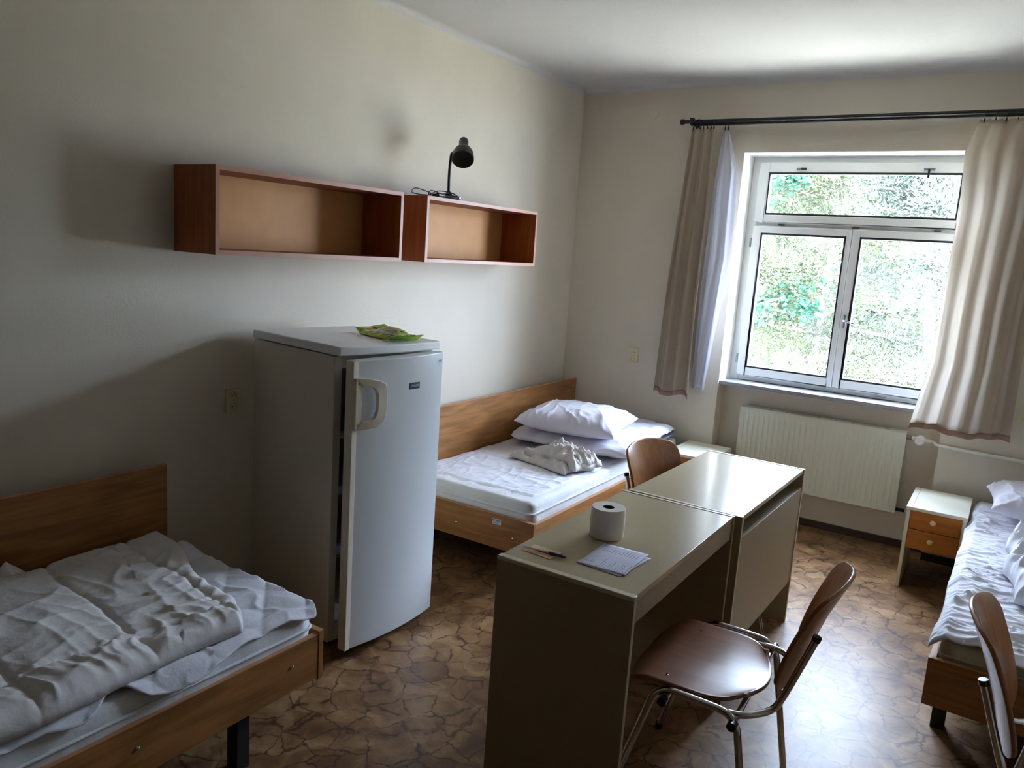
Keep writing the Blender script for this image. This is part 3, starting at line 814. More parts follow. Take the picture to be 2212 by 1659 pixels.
def papers():
    rng = random.Random(4)
    for i, (loc, rz, w, h) in enumerate((((1.872, -3.030, 0.7532), radians(-5), 0.150, 0.195), ((1.868, -3.022, 0.7548), radians(3), 0.150, 0.200))):
        lb = 'lower white sheet peeking from under the printed sheet on the near desk' if i == 0 else 'creased white printed sheet with typed lines on the near desk'
        t = thing('paper_sheet', lb, 'sheet of paper', loc, rz)
        def fn(u, v):
            x = (u - .5) * w; y = (v - .5) * h
            z = 0.0016 * abs(cos((v - 0.52) * pi * 1.0)) * (1 if i else 0.3) + 0.0015 * max(0, 0.25 - abs(v - 0.52)) * 4 * (1 if i else 0) + 0.0003
            return (x, y, z)
        M().grid(fn, 14, 18).build('sheet', PAPER, t, fix=False, solid=0.0002, ang=80)
        if i:
            rows = []
            def zf(x, y): return fn(x / w + .5, y / h + .5)[2]
            m = M()
            def line(x, y0, y1, wd):
                q = y0
                while q < y1:
                    e = min(y1, q + rng.uniform(0.004, 0.016))
                    z = max(zf(x, q), zf(x, e)) + 0.0006
                    m.add([(x - wd, q, z), (x + wd, q, z), (x + wd, e, z), (x - wd, e, z)], [(0, 1, 2, 3)])
                    q = e + rng.uniform(0.0015, 0.004)
            for k in range(12):
                line(-0.050 + k * 0.0098, 0.030, 0.030 + rng.choice((0.018, 0.022, 0.034, 0.05)), 0.0007)
            for k in range(12):
                line(-0.022 + k * 0.0082, -0.088, -0.088 + rng.choice((0.02, 0.04, 0.055, 0.065)), 0.0007)
            for k in range(5):
                line(-0.066 + k * 0.006, -0.072, -0.072 + rng.choice((0.012, 0.02)), 0.0006)
            m.build('printed_lines', INK, t, smooth=False, fix=False)
papers()

def slip_and_pen():
    t = thing('orange_slip', 'small orange printed slip under the pen on the near desk', 'slip of paper', (1.672, -3.122, 0.753), radians(-3))
    M().box(-0.050, -0.033, 0.0, 0.050, 0.033, 0.0008).build('slip', CARD, t)
    rng = random.Random(2); m = M()
    for k in range(8):
        for yy in (0.010, -0.018):
            x = -0.040 + k * 0.0085
            m.add([(x, yy, 0.0012), (x + .001, yy, 0.0012), (x + .001, yy + rng.uniform(.006, .012), 0.0012), (x, yy + .008, 0.0012)], [(0, 1, 2, 3)])
    m.build('printed_lines', INK, t, smooth=False, fix=False)
    p = thing('pen', 'clear ballpoint pen with dark blue cap lying on the orange slip', 'pen', (1.685, -3.130, 0.7585), radians(5))
    M().tube([(-0.074, 0, 0), (0.03, 0, 0)], 0.0038, 8).build('barrel', CLEARP, p)
    M().tube([(-0.055, 0, 0), (0.03, 0, 0)], 0.0014, 8).build('ink_refill', INK, p)
    c = M().tube([(0.014, 0, 0), (0.016, 0, 0), (0.055, 0, 0), (0.072, 0, -0.001)], [0.0050, 0.0056, 0.0045, 0.0022], 12).build('cap', PENB, p)
    M().box(-0.022, -0.0075, -0.001, 0.018, -0.0052, 0.0012).build('cap_clip', PENB, c)
slip_and_pen()

# ------------------------------------------------------------------ nightstands
def nightstand(label, x0, x1, y0, y1, knobs=True):
    t = thing('nightstand', label, 'nightstand', (x0, y0, 0))
    W_ = x1 - x0; D = y1 - y0; k = 0.018; H_ = 0.454
    M().box(0, 0, 0, k, D, H_ - k - .001).build('side_panel', NSW, t, bevel=0.001)
    M().box(W_ - k, 0, 0, W_, D, H_ - k - .001).build('side_panel', NSW, t, bevel=0.001)
    tp = M().box(-0.004, -0.004, H_ - k, W_ + .004, D, H_).build('top_panel', NSW, t, bevel=0.002)
    M().box(k + .006, -0.004, H_ - .0002, k + .0075, D, H_ + .0004).build('top_seam', EDGED, tp, smooth=False)
    M().box(k, D - .012, 0.12, W_ - k, D - .004, H_ - k).build('back_panel', NSW, t)
    M().box(k, 0.02, 0.222, W_ - k, D - .012, 0.236).build('bottom_board', NSW, t)
    for z0, z1 in ((0.336, 0.434), (0.228, 0.332)):
        d = M().box(k + .002, 0.002, z0, W_ - k - .002, 0.018, z1).build('drawer', NSD, t, bevel=0.0015)
        if knobs: M().lathe([(0, -0.022), (0.008, -0.0215), (0.0135, -0.016), (0.0145, -0.010), (0.011, -0.005), (0.007, 0.0), (0.007, 0.003)], (W_ / 2 - .01, 0, (z0 + z1) / 2 + .004), 'y', 24).build('knob', KNOB, d)
    return t
nightstand('white nightstand with two wooden drawers and cream knobs, standing between radiator and right bed', 2.456, 2.738, -0.553, -0.088)
nightstand('white nightstand mostly hidden behind the far desk, at the pillow end of the far bed', 1.035, 1.325, -0.432, -0.006)

# ------------------------------------------------------------------ chairs
def rounded(pts, r=0.05, n=6):
    """round the corners of a polyline"""
    pts = [Vector(p) for p in pts]
    out = [pts[0]]
    for a, b, c in zip(pts, pts[1:], pts[2:]):
        d1 = (a - b); d2 = (c - b); rr = min(r, d1.length * .49, d2.length * .49)
        p0 = b + d1.normalized() * rr; p1 = b + d2.normalized() * rr
        for k in range(n + 1):
            q = k / n
            out.append(p0 * (1 - q) ** 2 + b * 2 * q * (1 - q) + p1 * q * q)
    out.append(pts[-1]); return out

def make_chair(label):
    """local +y is forward"""
    t = thing('chair', label, 'chair')
    def seat(u, v):
        a = u * 2 - 1; y = -0.190 + 0.385 * v
        # plan outline: straight sides, round back, soft front corners
        k = 0.222
        if v < 0.45: k *= sqrt(max(0, 1 - ((0.45 - v) / 0.45) ** 3.2 * 0.55))
        if v > 0.86: k *= sqrt(max(0, 1 - ((v - 0.86) / 0.14) ** 3 * 0.25))
        x = a * k
        yy = y - (0.02 * 0 if v > .5 else 0) + (0.050 * a * a * (1 - v / 0.5) if v < 0.5 else 0) - (0.02 * a ** 4 * (v - .5) / .5 if v > .5 else 0)
        z = 0.458 - 0.012 * (1 - a * a) * (1 - (v * 2 - 0.9) ** 2 * 0.7) - 0.030 * max(0, (v - 0.8) / 0.2) ** 2 + 0.006 * a * a
        return (x, yy, z)
    m = M().grid(seat, 44, 44)
    s = m.build('seat', PLY, t, fix=False, ang=60)
    md = s.modifiers.new('solid', 'SOLIDIFY'); md.thickness = 0.012; md.offset = -1
    s.modifiers.new('bevel', 'BEVEL').width = 0.003
    for x, y in ((-0.17, 0.07), (0.17, 0.07), (-0.165, -0.12), (0.165, -0.12)):
        M().lathe([(0, 0.4635), (0.004, 0.4625), (0.006, 0.459)], (x, y, -0.001 - (0.004 if y < 0 else 0.003)), 'z', 12).build('seat_rivet', CHROME, s)
    def back(u, v):
        a = u * 2 - 1
        h = v
        w = 0.186
        if h > 0.80: w *= sqrt(max(0, 1 - ((h - 0.80) / 0.20) ** 3 * 0.30))
        if h < 0.22: w *= sqrt(max(0, 1 - ((0.22 - h) / 0.22) ** 2.5 * 0.5))
        x = a * w
        z = 0.485 + 0.348 * h - 0.022 * a * a * (1 if h > .5 else -1) * abs(h - .5) * 2
        y = -0.222 - 0.100 * h - 0.052 * (1 - (x / 0.186) ** 2) * (0.65 + 0.35 * h) + 0.012 * sin(h * pi) 
        return (x, y, z)
    b = M().grid(back, 40, 40).build('backrest', PLYV, t, fix=False, ang=60)
    md = b.modifiers.new('solid', 'SOLIDIFY'); md.thickness = 0.011; md.offset = 0
    b.modifiers.new('bevel', 'BEVEL').width = 0.003
    r = 0.0105
    for sx in (-1, 1):
        x = sx * 0.250
        pts = rounded([(x + sx * .006, 0.205, 0.012), (x, 0.072, 0.462), (x, -0.155, 0.452), (x + sx * .004, -0.232, 0.012)], 0.055, 8)
        f = M().tube(pts, r, 14).build('leg_frame', CHROME, t)
        M().tube([(x + sx * .006, 0.2085, 0.0), (x + sx * .006, 0.203, 0.022)], r + .003, 12).build('foot_cap', BLACKP, f)
        M().tube([(x + sx * .004, -0.234, 0.0), (x + sx * .004, -0.230, 0.022)], r + .003, 12).build('foot_cap', BLACKP, f)
        xb = sx * 0.165
        pts = rounded([(x - sx * .018, -0.100, 0.440), (x - sx * .020, -0.168, 0.444), (xb, -0.236, 0.452), (xb, -0.262, 0.52), (xb, -0.318, 0.690)], 0.035, 8)
        bt = M().tube(pts, r * 0.95, 14).build('back_tube', CHROME, t)
        M().tube([(xb, -0.3175, 0.688), (xb, -0.3215, 0.702)], r + .0012, 12).build('tube_plug', BLACKP, bt)
        if sx > 0:
            pass
    for y, z in ((0.048, 0.428), (-0.150, 0.428)):
        c = M().tube([(-0.262, y, z), (0.262, y, z)], 0.0095, 12).build('crossbar', CHROME, t)
        for sx in (-1, 1):
            M().tube([(sx * 0.252, y, z), (sx * 0.276, y, z)], 0.0135, 14).build('rubber_buffer', BLACKP, c)
    return t
ch = make_chair('wooden chrome-framed chair tucked under the near desk, seat facing the desk')
def place(c, x, y, rz, label=None):
    c.location = (x, y, 0); c.rotation_euler = (0, 0, rz)
    if label: c['label'] = label
    c['group'] = 'beech plywood chairs on chrome frames'
place(ch, 2.142, -2.868, radians(92.5))
c2 = copy_tree(ch)
place(c2, 1.770, -1.863, radians(-16 - 90), 'wooden chair behind the far desk by the left bed, only its backrest showing')
c3 = copy_tree(ch)
place(c3, 3.172, -2.81, radians(-90), 'wooden chair at the lower right frame edge, backrest in front of the right bed')

# ------------------------------------------------------------------ beds
def bed(label, x0, y0, foot_at_near=True, mirror=False, leg_y=(0.28, 1.72), Ly=2.0, sticker=False, Wx=0.885, head=True):
    """local: x 0..Wx from the headboard panel side, y 0..Ly, near end at y=0"""
    t = thing('bed', label, 'bed', (x0, y0, 0))
    sx = -1 if mirror else 1
    def B(m, a, b, c, d, e, f):
        if mirror: a, d = -d, -a
        return m.box(a, b, c, d, e, f)
    hb = B(M(), 0.0, 0.0, 0.20, 0.020, Ly, 0.757).build('headboard', BEDW, t, bevel=0.001)
    B(M(), -0.0005, -0.0005, 0.757, 0.0205, Ly + .0005, 0.7585).build('edge_band', BEDEDGE, hb)
    rl = B(M(), Wx - 0.020, 0.020, 0.197, Wx, Ly - .02, 0.355).build('side_rail', BEDW, t, bevel=0.001)
    B(M(), Wx - 0.020, 0.020, 0.355, Wx, Ly - .02, 0.3565).build('edge_band', BEDEDGE, rl)
    for k, y in enumerate((0.0, Ly - 0.02)):
        e = B(M(), 0.020, y, 0.190, Wx + .002, y + 0.020, 0.363).build('end_board', BEDWX, t, bevel=0.001)
        B(M(), 0.020, y, 0.363, Wx + .002, y + .020, 0.3645).build('edge_band', BEDEDGE, e)
        if k == 0 and mirror:
            M().box(sx * 0.80, y - .0006, 0.305, sx * 0.765, y, 0.318).build('sticker_residue', mat('residue_grey', (120, 104, 88), 0.7), e)
        if k == 0 and not mirror:
            for x in (0.425, 0.772):
                M().lathe([(0, -0.004), (0.004, -0.0035), (0.007, -0.001), (0.007, 0.001)], (sx * x, 0, 0.262), 'y', 14).build('bolt_head', CHROME, e)
            if sticker:
                s = M().box(0.648, -0.0008, 0.313, 0.698, 0, 0.341).build('inventory_sticker', STICK, e)
                q = M()
                for i in range(11): q.box(0.667 + i * .0026, -0.0012, 0.329, 0.6683 + i * .0026, -0.0007, 0.337)
                q.box(0.652, -0.0012, 0.328, 0.659, -0.0007, 0.339); q.box(0.652, -0.0012, 0.319, 0.684, -0.0007, 0.3205)
                q.build('barcode', INK, s, smooth=False)
    for y in ((0.10, 0.63, 1.0, 1.5) if False else (0.135, 0.665, Ly - .665, Ly - .135)):
        M().lathe([(0, 0.004), (0.004, 0.0035), (0.007, 0.001), (0.007, -0.001)], (sx * Wx, y, 0.285), 'x', 14).build('bolt_head', CHROME, rl) if not mirror else None
    for y in leg_y:
        B(M(), Wx - 0.075, y - .025, 0.0, Wx - 0.028, y + .025, 0.235).build('leg', LEGB, t, bevel=0.003)
        B(M(), 0.045, y - .025, 0.0, 0.092, y + .025, 0.235).build('leg', LEGB, t, bevel=0.003)
    B(M(), 0.02, 0.02, 0.235, Wx - .02, Ly - .02, 0.255).build('slat_base', LEGB, t)
    return t
bed('oak laminate bed in the dark lower left corner with messy white bedding', 0.105, -5.375, leg_y=(0.3, 1.71), Ly=2.01)
bed('oak laminate bed between the fridge and the far corner, with pillow on top', 0.105, -2.00, leg_y=(0.28, 1.72), Ly=1.985, sticker=True)
bed('oak laminate bed along the right frame edge, black leg showing', 3.595, -2.192, mirror=True, leg_y=(0.245, 1.85), Ly=2.06).rotation_euler = (0, 0, radians(-1.2))

def slab(fn_top, x0, y0, x1, y1, zb, zt, r, nx, ny, wob=0.0, seed=0.0, power=6):
    """closed soft slab; returns M"""
    m = M()
    cx, cy = (x0 + x1) / 2, (y0 + y1) / 2; hx, hy = (x1 - x0) / 2, (y1 - y0) / 2; hz = (zt - zb) / 2
    def prof(t):  # t 0..1 -> (inset, z) from bottom centre edge to top edge
        a = -pi / 2 + pi * t
        c = abs(cos(a)) ** (2 / 3.2); s_ = abs(sin(a)) ** (2 / 3.2) * (1 if sin(a) > 0 else -1)
        return r * (1 - c), hz * (1 + s_)
    def top(u, v):
        a = u * 2 - 1; b = v * 2 - 1
        x = cx + a * (hx - r); y = cy + b * (hy - r)
        return (x, y, zt + fn_top(x, y))
    m.grid(top, nx, ny)
    m.grid(lambda u, v: (top(u, v)[0], top(u, v)[1], zb), 2, 2)
    # border ring
    per = []
    for i in range(nx): per.append((-1 + 2 * i / nx, -1))
    for i in range(ny): per.append((1, -1 + 2 * i / ny))
    for i in range(nx): per.append((1 - 2 * i / nx, 1))
    for i in range(ny): per.append((-1, 1 - 2 * i / ny))
    K = 10; n = len(per); vs = []; fs = []
    for k in range(K + 1):
        ins, z = prof(k / K)
        for a, b in per:
            bx = cx + a * (hx - r); by = cy + b * (hy - r)
            ox = a if abs(a) == 1 else 0; oy = b if abs(b) == 1 else 0
            l = sqrt(ox * ox + oy * oy) or 1
            w = wob * nz(bx * 9, by * 9, z * 12 + seed)
            d = (r - ins) + w * (1 if 0 < k < K else 0)
            vs.append((bx + ox / l * d, by + oy / l * d, zb + z + (fn_top(bx, by) * (k / K) ** 2)))
    for k in range(K):
        for i in range(n):
            fs.append((k * n + i, k * n + (i + 1) % n, (k + 1) * n + (i + 1) % n, (k + 1) * n + i))
    m.add(vs, fs)
    return m

def mattress(label, loc, W_, L_, zt, seed, mt=QUILT, sag=0.006, zb=0.256):
    t = thing('mattress', label, 'mattress', loc)
    def f(x, y):
        q = 0.0022 * (abs(sin(pi * (x * 6.5 + 0.35 * sin(y * 9)))) ** 0.5 + abs(sin(pi * (y * 6.5 + 0.3 * sin(x * 11)))) ** 0.5)
        return q + sag * nz(x * 3, y * 3, seed) + 0.004 * nz(x * 11, y * 11, seed)
    slab(f, 0, 0, W_, L_, zb, zt, 0.035, 90, 150, 0.007, seed).build('mattress_body', mt, t, ang=70)
    # piping seam round the side
    z = zt - 0.052; pts = []
    r = 0.03
    for cx, cy, a0 in ((W_ - r, r, -pi / 2), (W_ - r, L_ - r, 0), (r, L_ - r, pi / 2), (r, r, pi)):
        for k in range(7):
            a = a0 + pi / 2 * k / 6
            pts.append((cx + (r + .001) * cos(a), cy + (r + .001) * sin(a), z + 0.003 * sin(cx * 9 + cy * 5)))
    M().tube(pts, 0.005, 8, closed=True).build('piping', mt, t)
    return t
mattress('quilted white mattress lying on the lower left bed', (0.130, -5.35, 0), 0.845, 1.955, 0.437, 1.0)
mattress('quilted white mattress with rumpled cover on the bed behind the desks', (0.130, -1.975, 0), 0.830, 1.955, 0.446, 2.0)
mattress('beige edged mattress under the sheet on the right bed', (2.735, -2.140, 0), 0.82, 2.00, 0.424, 3.0, mt=MATY).rotation_euler = (0, 0, radians(-1.2))

# generic cloth patch -----------------------------------------------------
def cloth(name, label, cat, corner_fn, height_fn, nu, nv, mt, base=(0, 0, 0), solid=0.006, group=None, parts=None, ang=80):
    t = thing(name, label, cat, base, 0, group)
    def fn(u, v):
        x, y = corner_fn(u, v)
        z = height_fn(x, y, u, v)
        return (x - base[0], y - base[1], z - base[2])
    M().grid(fn, nu, nv).build('cloth', mt, t, fix=False, ang=ang, solid=solid)
    return t, fn

def wr(x, y, seed, fx=6.0, fy=6.0, k=5.0, warp=0.10):
    a = nz(x * 2.1 + seed, y * 2.1, seed) ; b = nz(x * 2.3, y * 2.3 + seed, seed + 7)
    return ridge((x + a * warp) * fx, (y + b * warp) * fy, seed, k)

def quad(p00, p10, p11, p01, wob=0.0, seed=0.0):
    def f(u, v):
        x = (p00[0] * (1 - u) + p10[0] * u) * (1 - v) + (p01[0] * (1 - u) + p11[0] * u) * v
        y = (p00[1] * (1 - u) + p10[1] * u) * (1 - v) + (p01[1] * (1 - u) + p11[1] * u) * v
        if wob:
            e = min(u, 1 - u, v, 1 - v); q = max(0, 1 - e * 8)
            x += wob * q * nz(x * 7, y * 7, seed); y += wob * q * nz(x * 7, y * 7, seed + 3)
        return x, y
    return f

# rumpled quilted topper on the mattress of the left bed (bed behind the desks)
def h_top2(x, y, u, v):
    e = min(u, 1 - u, v, 1 - v)
    z = 0.453 + 0.0035 * wr(x, y, 2.0, 9, 7, 2.5) + 0.004 * wr(x, y, 5.0, 16, 5, 4) * max(0, min(1, (0.95 - abs(y + 1.5)) )) + 0.002 * nz(x * 20, y * 20)
    z += 0.006 * wr(x, y, 9.0, 5, 18, 3) * max(0, 1 - abs(y + 1.55) * 2.2) * max(0, min(1, (x - .35) * 3))
    drop = max(0, (x - 0.900)) * 2.2
    return z - drop - 0.014 * max(0, 1 - e * 30)
cloth('mattress_topper', 'rumpled thin white quilted cover spread over the mattress behind the desks', 'mattress cover',
      quad((0.150, -1.93), (0.905, -1.90), (0.925, -0.30), (0.145, -0.05), 0.035, 2), h_top2, 150, 240, LINEN, (0.5, -1.0, 0.45), solid=0.004)

# topper on the lower-left bed: hangs over the rail
def c_top1(u, v):
    y = -5.33 + (1.955) * v
    xr = 0.985 + 0.010 * sin(y * 9.0) + 0.012 * nz(y * 5, 2.0) + (0.025 if -4.03 < y < -3.61 else 0) * (1 + cos((y + 3.82) / 0.21 * pi)) * .5
    xr -= 0.045 * math.exp(-((y + 4.07) / 0.05) ** 2)
    if v > 0.985: xr -= 0.05 * ((v - 0.985) / 0.015) ** 2
    x = 0.135 + (xr - 0.135) * u
    return x, y + 0.010 * nz(x * 6, 1.2) * (1 if v > .95 else 0)
def h_top1(x, y, u, v):
    q = 0.008 * abs(sin(pi * (x * 5 + y * 5.5))) ** 0.5 + 0.006 * abs(sin(pi * (x * 5 - y * 5.5 + .3))) ** 0.5
    z = 0.444 + q + 0.007 * wr(x, y, 4.0, 10, 6, 4) + 0.004 * nz(x * 7, y * 7)
    z += 0.05 * max(0, 1 - sqrt((x - 0.30) ** 2 + (y + 3.42) ** 2) / 0.07)          # peaked corner tuck
    z -= 0.75 * max(0, x - 0.955) * (1.0 + 0.25 * sin(y * 22))
    return z
cloth('mattress_topper', 'white quilted topper hanging over the rail of the lower left bed', 'mattress cover', c_top1, h_top1, 150, 300, LINEN, (0.5, -4.4, 0.45), solid=0.005)

# duvet on the lower-left bed
def c_duv(u, v):
    # v along the length towards the foot (foot edge slanted), u across from the headboard
    y0 = -5.30
    yf = -3.415 - 0.235 * u + 0.018 * sin(u * 9) - 0.03 * (abs(2 * u - 1) ** 6)
    y = y0 + (yf - y0) * v
    xr = 0.965 + 0.012 * sin(y * 7) + 0.012 * nz(y * 4, 3.3)
    x = 0.175 + (xr - 0.175) * u
    return x, y
def h_duv(x, y, u, v):
    e = min(u * 0.8, (1 - u) * 0.8, (1 - v) * 1.9)
    edge = min(1.0, max(0.0, e / 0.045)); edge = sqrt(1 - (1 - edge) ** 2)
    body = 0.048 + 0.010 * nz(x * 2.2, y * 2.2, 4)
    seam = 0; near = 0
    for ys in (-3.62, -3.90, -4.22, -4.56, -4.92):
        d = abs(y - ys + 0.10 * (x - 0.5) - 0.008 * sin(x * 14)); seam += max(0, 1 - d / 0.022) ** 2; near += max(0, 1 - d / 0.12)
    d = abs(x - 0.845 - 0.012 * sin(y * 8)); seam += max(0, 1 - d / 0.018) ** 2
    puff = 0.010 * (1 - min(1, near)) 
    fold = 0.008 * wr(x, y, 3.0, 4.0, 2.4, 2.2) + 0.006 * wr(x, y, 8.0, 7, 3.5, 2.6) + 0.0045 * wr(x, y, 12.0, 3.5, 9, 3)
    fold += 0.004 * near * ridge(x * 16 + nz(x * 4, y * 4), y * 4, 2.0, 2)
    if x > 0.80: fold += 0.009 * ridge(x * 2.5, y * 16 + 1.5 * nz(x * 5, y * 4), 6.0, 2) * min(1, (x - 0.80) / 0.04)
    if v > 0.88: fold += 0.009 * ridge(x * 13 + nz(y * 6, x), y * 3, 9.0, 2.2)
    z = 0.464 + edge * (body + fold + puff) - 0.010 * min(1, seam) * edge
    return z
cloth('duvet', 'crumpled white stitched duvet spread on the lower left bed', 'duvet', c_duv, h_duv, 190, 380, LINENW, (0.5, -4.4, 0.46), solid=0.004)
# loose sheet corner poking up at the headboard
def h_sc(x, y, u, v): return 0.452 + 0.115 * (1 - abs(2 * u - 1)) ** 1.0 * (v ** 1.2) * (0.75 + 0.25 * u) + 0.012 * nz(x * 20, y * 20)
cloth('sheet_corner', 'loose white sheet corner sticking up beside the headboard of the lower left bed', 'sheet',
      quad((0.26, -4.04), (0.26, -3.84), (0.150, -3.86), (0.150, -4.06)), h_sc, 24, 24, LINENW, (0.2, -3.95, 0.46), solid=0.002)

def pillow(name, label, cat, loc, L_, W_, T, rz, tilt, seed, mt, pinch=0.10, sagx=0.0, drape=None):
    t = thing(name, label, cat, loc, rz)
    def side(sg):
        def g(u, v):
            a = u * 2 - 1; b = v * 2 - 1
            x = a * L_ / 2 * (1 - pinch * (1 - a * a) * 0 - pinch * (1 - b * b) * -0.0) * (1 - 0.07 * (1 - b * b) * abs(a) ** 3)
            y = b * W_ / 2 * (1 - 0.09 * (1 - a * a) * abs(b) ** 3)
            k = (max(0, 1 - abs(a) ** 3.2) * max(0, 1 - abs(b) ** 3.2)) ** 0.55
            w = 0
            cr = (abs(a) * abs(b))
            ang_ = atan2(y, x)
            fold = 0.012 * wr(x, y, seed, 7, 4, 3, 0.2) + 0.010 * wr(x, y, seed + 4, 12, 7, 3, 0.2) + 0.010 * ridge(ang_ * 5 + seed, sqrt(x * x + y * y) * 2, seed, 2.5) * min(1, (x * x + y * y) * 14)
            if sg > 0: w = fold * (0.3 + 0.9 * max(abs(a), abs(b)) ** 2) * k ** 0.4
            hgt = T / 2 * k + w
            z = sg * hgt * (1.25 if sg > 0 else 0.75) + T * 0.375
            z += drape(x, y) if drape else 0
            z += 0.02 * (abs(a) ** 6) * (nz(a * 2, b * 2, seed))
            return (x, y, z)
        return g
    M().grid(side(1), 110, 80).grid(side(-1), 110, 80).build('pillow_body', mt, t, ang=80)
    return t
# folded duvet under the pillow on the far bed
def folded_duvet(label, loc, rz, W_, L_, T, seed, mt):
    t = thing('folded_duvet', label, 'duvet', loc, rz)
    m = M(); n = 120; K = 64
    def fn(u, v):
        a = u * 2 * pi
        s_ = 2.6
        cx = abs(cos(a)) ** (2 / s_) * (1 if cos(a) > 0 else -1); cz = abs(sin(a)) ** (2 / 2.2) * (1 if sin(a) > 0 else -1)
        b = v * 2 - 1
        endk = (max(0, 1 - abs(b) ** 9)) ** 0.5
        w = W_ / 2 * (0.90 + 0.10 * endk) + 0.02 * nz(b * 3, cz, seed)
        x = cx * w; y = b * L_ / 2
        z = T / 2 + cz * T / 2 * (0.25 + 0.75 * endk)
        # fold line dent half way up at the near long side
        if cx < -0.5: 
            x += 0.05 * max(0, 1 - abs(cz + 0.02 + 0.25 * nz(b * 2, 1)) * 3.5)
        z += 0.014 * wr(x * 1, y, seed, 8, 5, 3, 0.2) * (1 if cz > 0 else 0.2) + 0.008 * nz(x * 12, y * 12, seed)
        x += 0.010 * nz(y * 16, cz * 2, seed) + 0.006 * ridge(y * 22, cz, seed, 3) * (1 if abs(cx) > .7 else 0)
        y += 0.012 * nz(x * 10, cz * 3, seed + 2) 
        return (x, y, max(0.0, z))
    m.grid(fn, n, K)
    m.build('duvet_body', mt, t, ang=80)
    return t
folded_duvet('thick white folded duvet under the pillow on the bed behind the desks', (0.590, -0.555, 0.460), radians(-90 + 4), 0.99, 0.80, 0.115, 4.0, PILL)
pillow('pillow', 'plump white pillow on the folded duvet of the bed behind the desks', 'pillow', (0.560, -0.785, 0.560), 0.64, 0.60, 0.16, radians(10), 0, 2.5, PILL)

def crumpled_blanket():
    t = thing('crumpled_blanket', 'crumpled greige blanket lying in front of the pillow on the far bed', 'blanket', (0.70, -1.245, 0.462), radians(-14))
    def layer(cx, cy, lx, ly, z0, T, seed, thin=0.004, rim=0.0):
        def g(u, v):
            a = u * 2 - 1; b = v * 2 - 1
            r_ = 1 + 0.16 * nz(a * 1.6, b * 1.6, seed)
            x = cx + a * lx * r_; y = cy + b * ly * r_
            k = max(0, 1 - max(abs(a), abs(b)) ** 4) ** 0.5
            f = 0.034 * wr(x * 1.0, y, seed, 7, 5, 3, 0.3) + 0.026 * wr(x, y, seed + 3, 5, 14, 4, 0.35) + 0.020 * wr(x, y, seed + 9, 15, 24, 2.5, 0.3)
            return (x, y, z0 + k * (T + f) + rim * abs(nz(a * 4, b * 4, seed)) * (1 - k))
        return g
    M().grid(layer(-0.03, -0.06, 0.215, 0.100, 0.004, 0.006, 1.0), 70, 50).build('flat_layer', BLANK, t, fix=False, ang=80, solid=0.005)
    M().grid(layer(0.02, 0.02, 0.190, 0.120, 0.018, 0.040, 5.0, rim=0.01), 120, 90).build('upper_folds', BLANK, t, fix=False, ang=80, solid=0.005)
    M().grid(layer(0.07, -0.01, 0.130, 0.085, 0.040, 0.045, 11.0, rim=0.02), 100, 70).build('top_folds', BLANK, t, fix=False, ang=80, solid=0.005)
    return t
crumpled_blanket()

# right bed: sheet, pillow, duvet
def c_sh3(u, v):
    y = -2.165 + 2.07 * v
    x = 2.705 + 0.010 * nz(y * 4, 5.5) + 0.83 * u + 0.024 * (y + 2.17)
    if v < 0.03: y += 0.012 * sin(x * 14)
    return x, y
def h_sh3(x, y, u, v):
    z = 0.440 + 0.010 * wr(x, y, 2.0, 3.5, 15, 4, 0.06) + 0.006 * wr(x, y, 6.0, 7, 26, 4, 0.05) + 0.003 * nz(x * 12, y * 12)
    z -= 1.1 * max(0, 2.745 + 0.021 * (y + 2.17) - x)
    z -= 0.5 * max(0, -2.13 - y)
    z += 0.020 * wr(x, y, 15, 4, 3, 3)
    return z
cloth('bed_sheet', 'wrinkled white sheet over the mattress of the right bed', 'sheet', c_sh3, h_sh3, 130, 330, LINEN, (3.1, -1.1, 0.44), solid=0.004)
pillow('pillow', 'white pillow at the window end of the right bed', 'pillow', (3.14, -0.42, 0.50), 0.66, 0.52, 0.15, radians(4), 0, 7.5, PILL)
def h_d3(x, y, u, v):
    e = min(u, 1 - u, v, 1 - v); k = sqrt(1 - (1 - min(1, e / 0.10)) ** 2)
    return 0.462 + k * (0.075 + 0.05 * wr(x, y, 3, 5, 5, 4, .2) + 0.03 * wr(x, y, 7, 11, 8, 4, .2))
cloth('duvet', 'bunched white duvet in the middle of the right bed', 'duvet', quad((2.93, -1.70), (3.5, -1.75), (3.52, -0.80), (2.93, -0.86), 0.07, 8), h_d3, 130, 170, LINEN, (3.2, -1.2, 0.47), solid=0.004)

# ------------------------------------------------------------------ outdoors
GZ = -5.0
struct(M().box(-40, 0.6, GZ - .2, 40, 60, GZ).build('ground', GROUND_PALE, smooth=False))
LEAF_D = leaf_mat('maple_leaves', (32, 66, 50), (60, 98, 72))
LEAF_P = leaf_mat('pine_needles', (84, 92, 66), (124, 126, 98))
LEAF_G = leaf_mat('grey_green_needles', (60, 70, 62), (96, 100, 86))

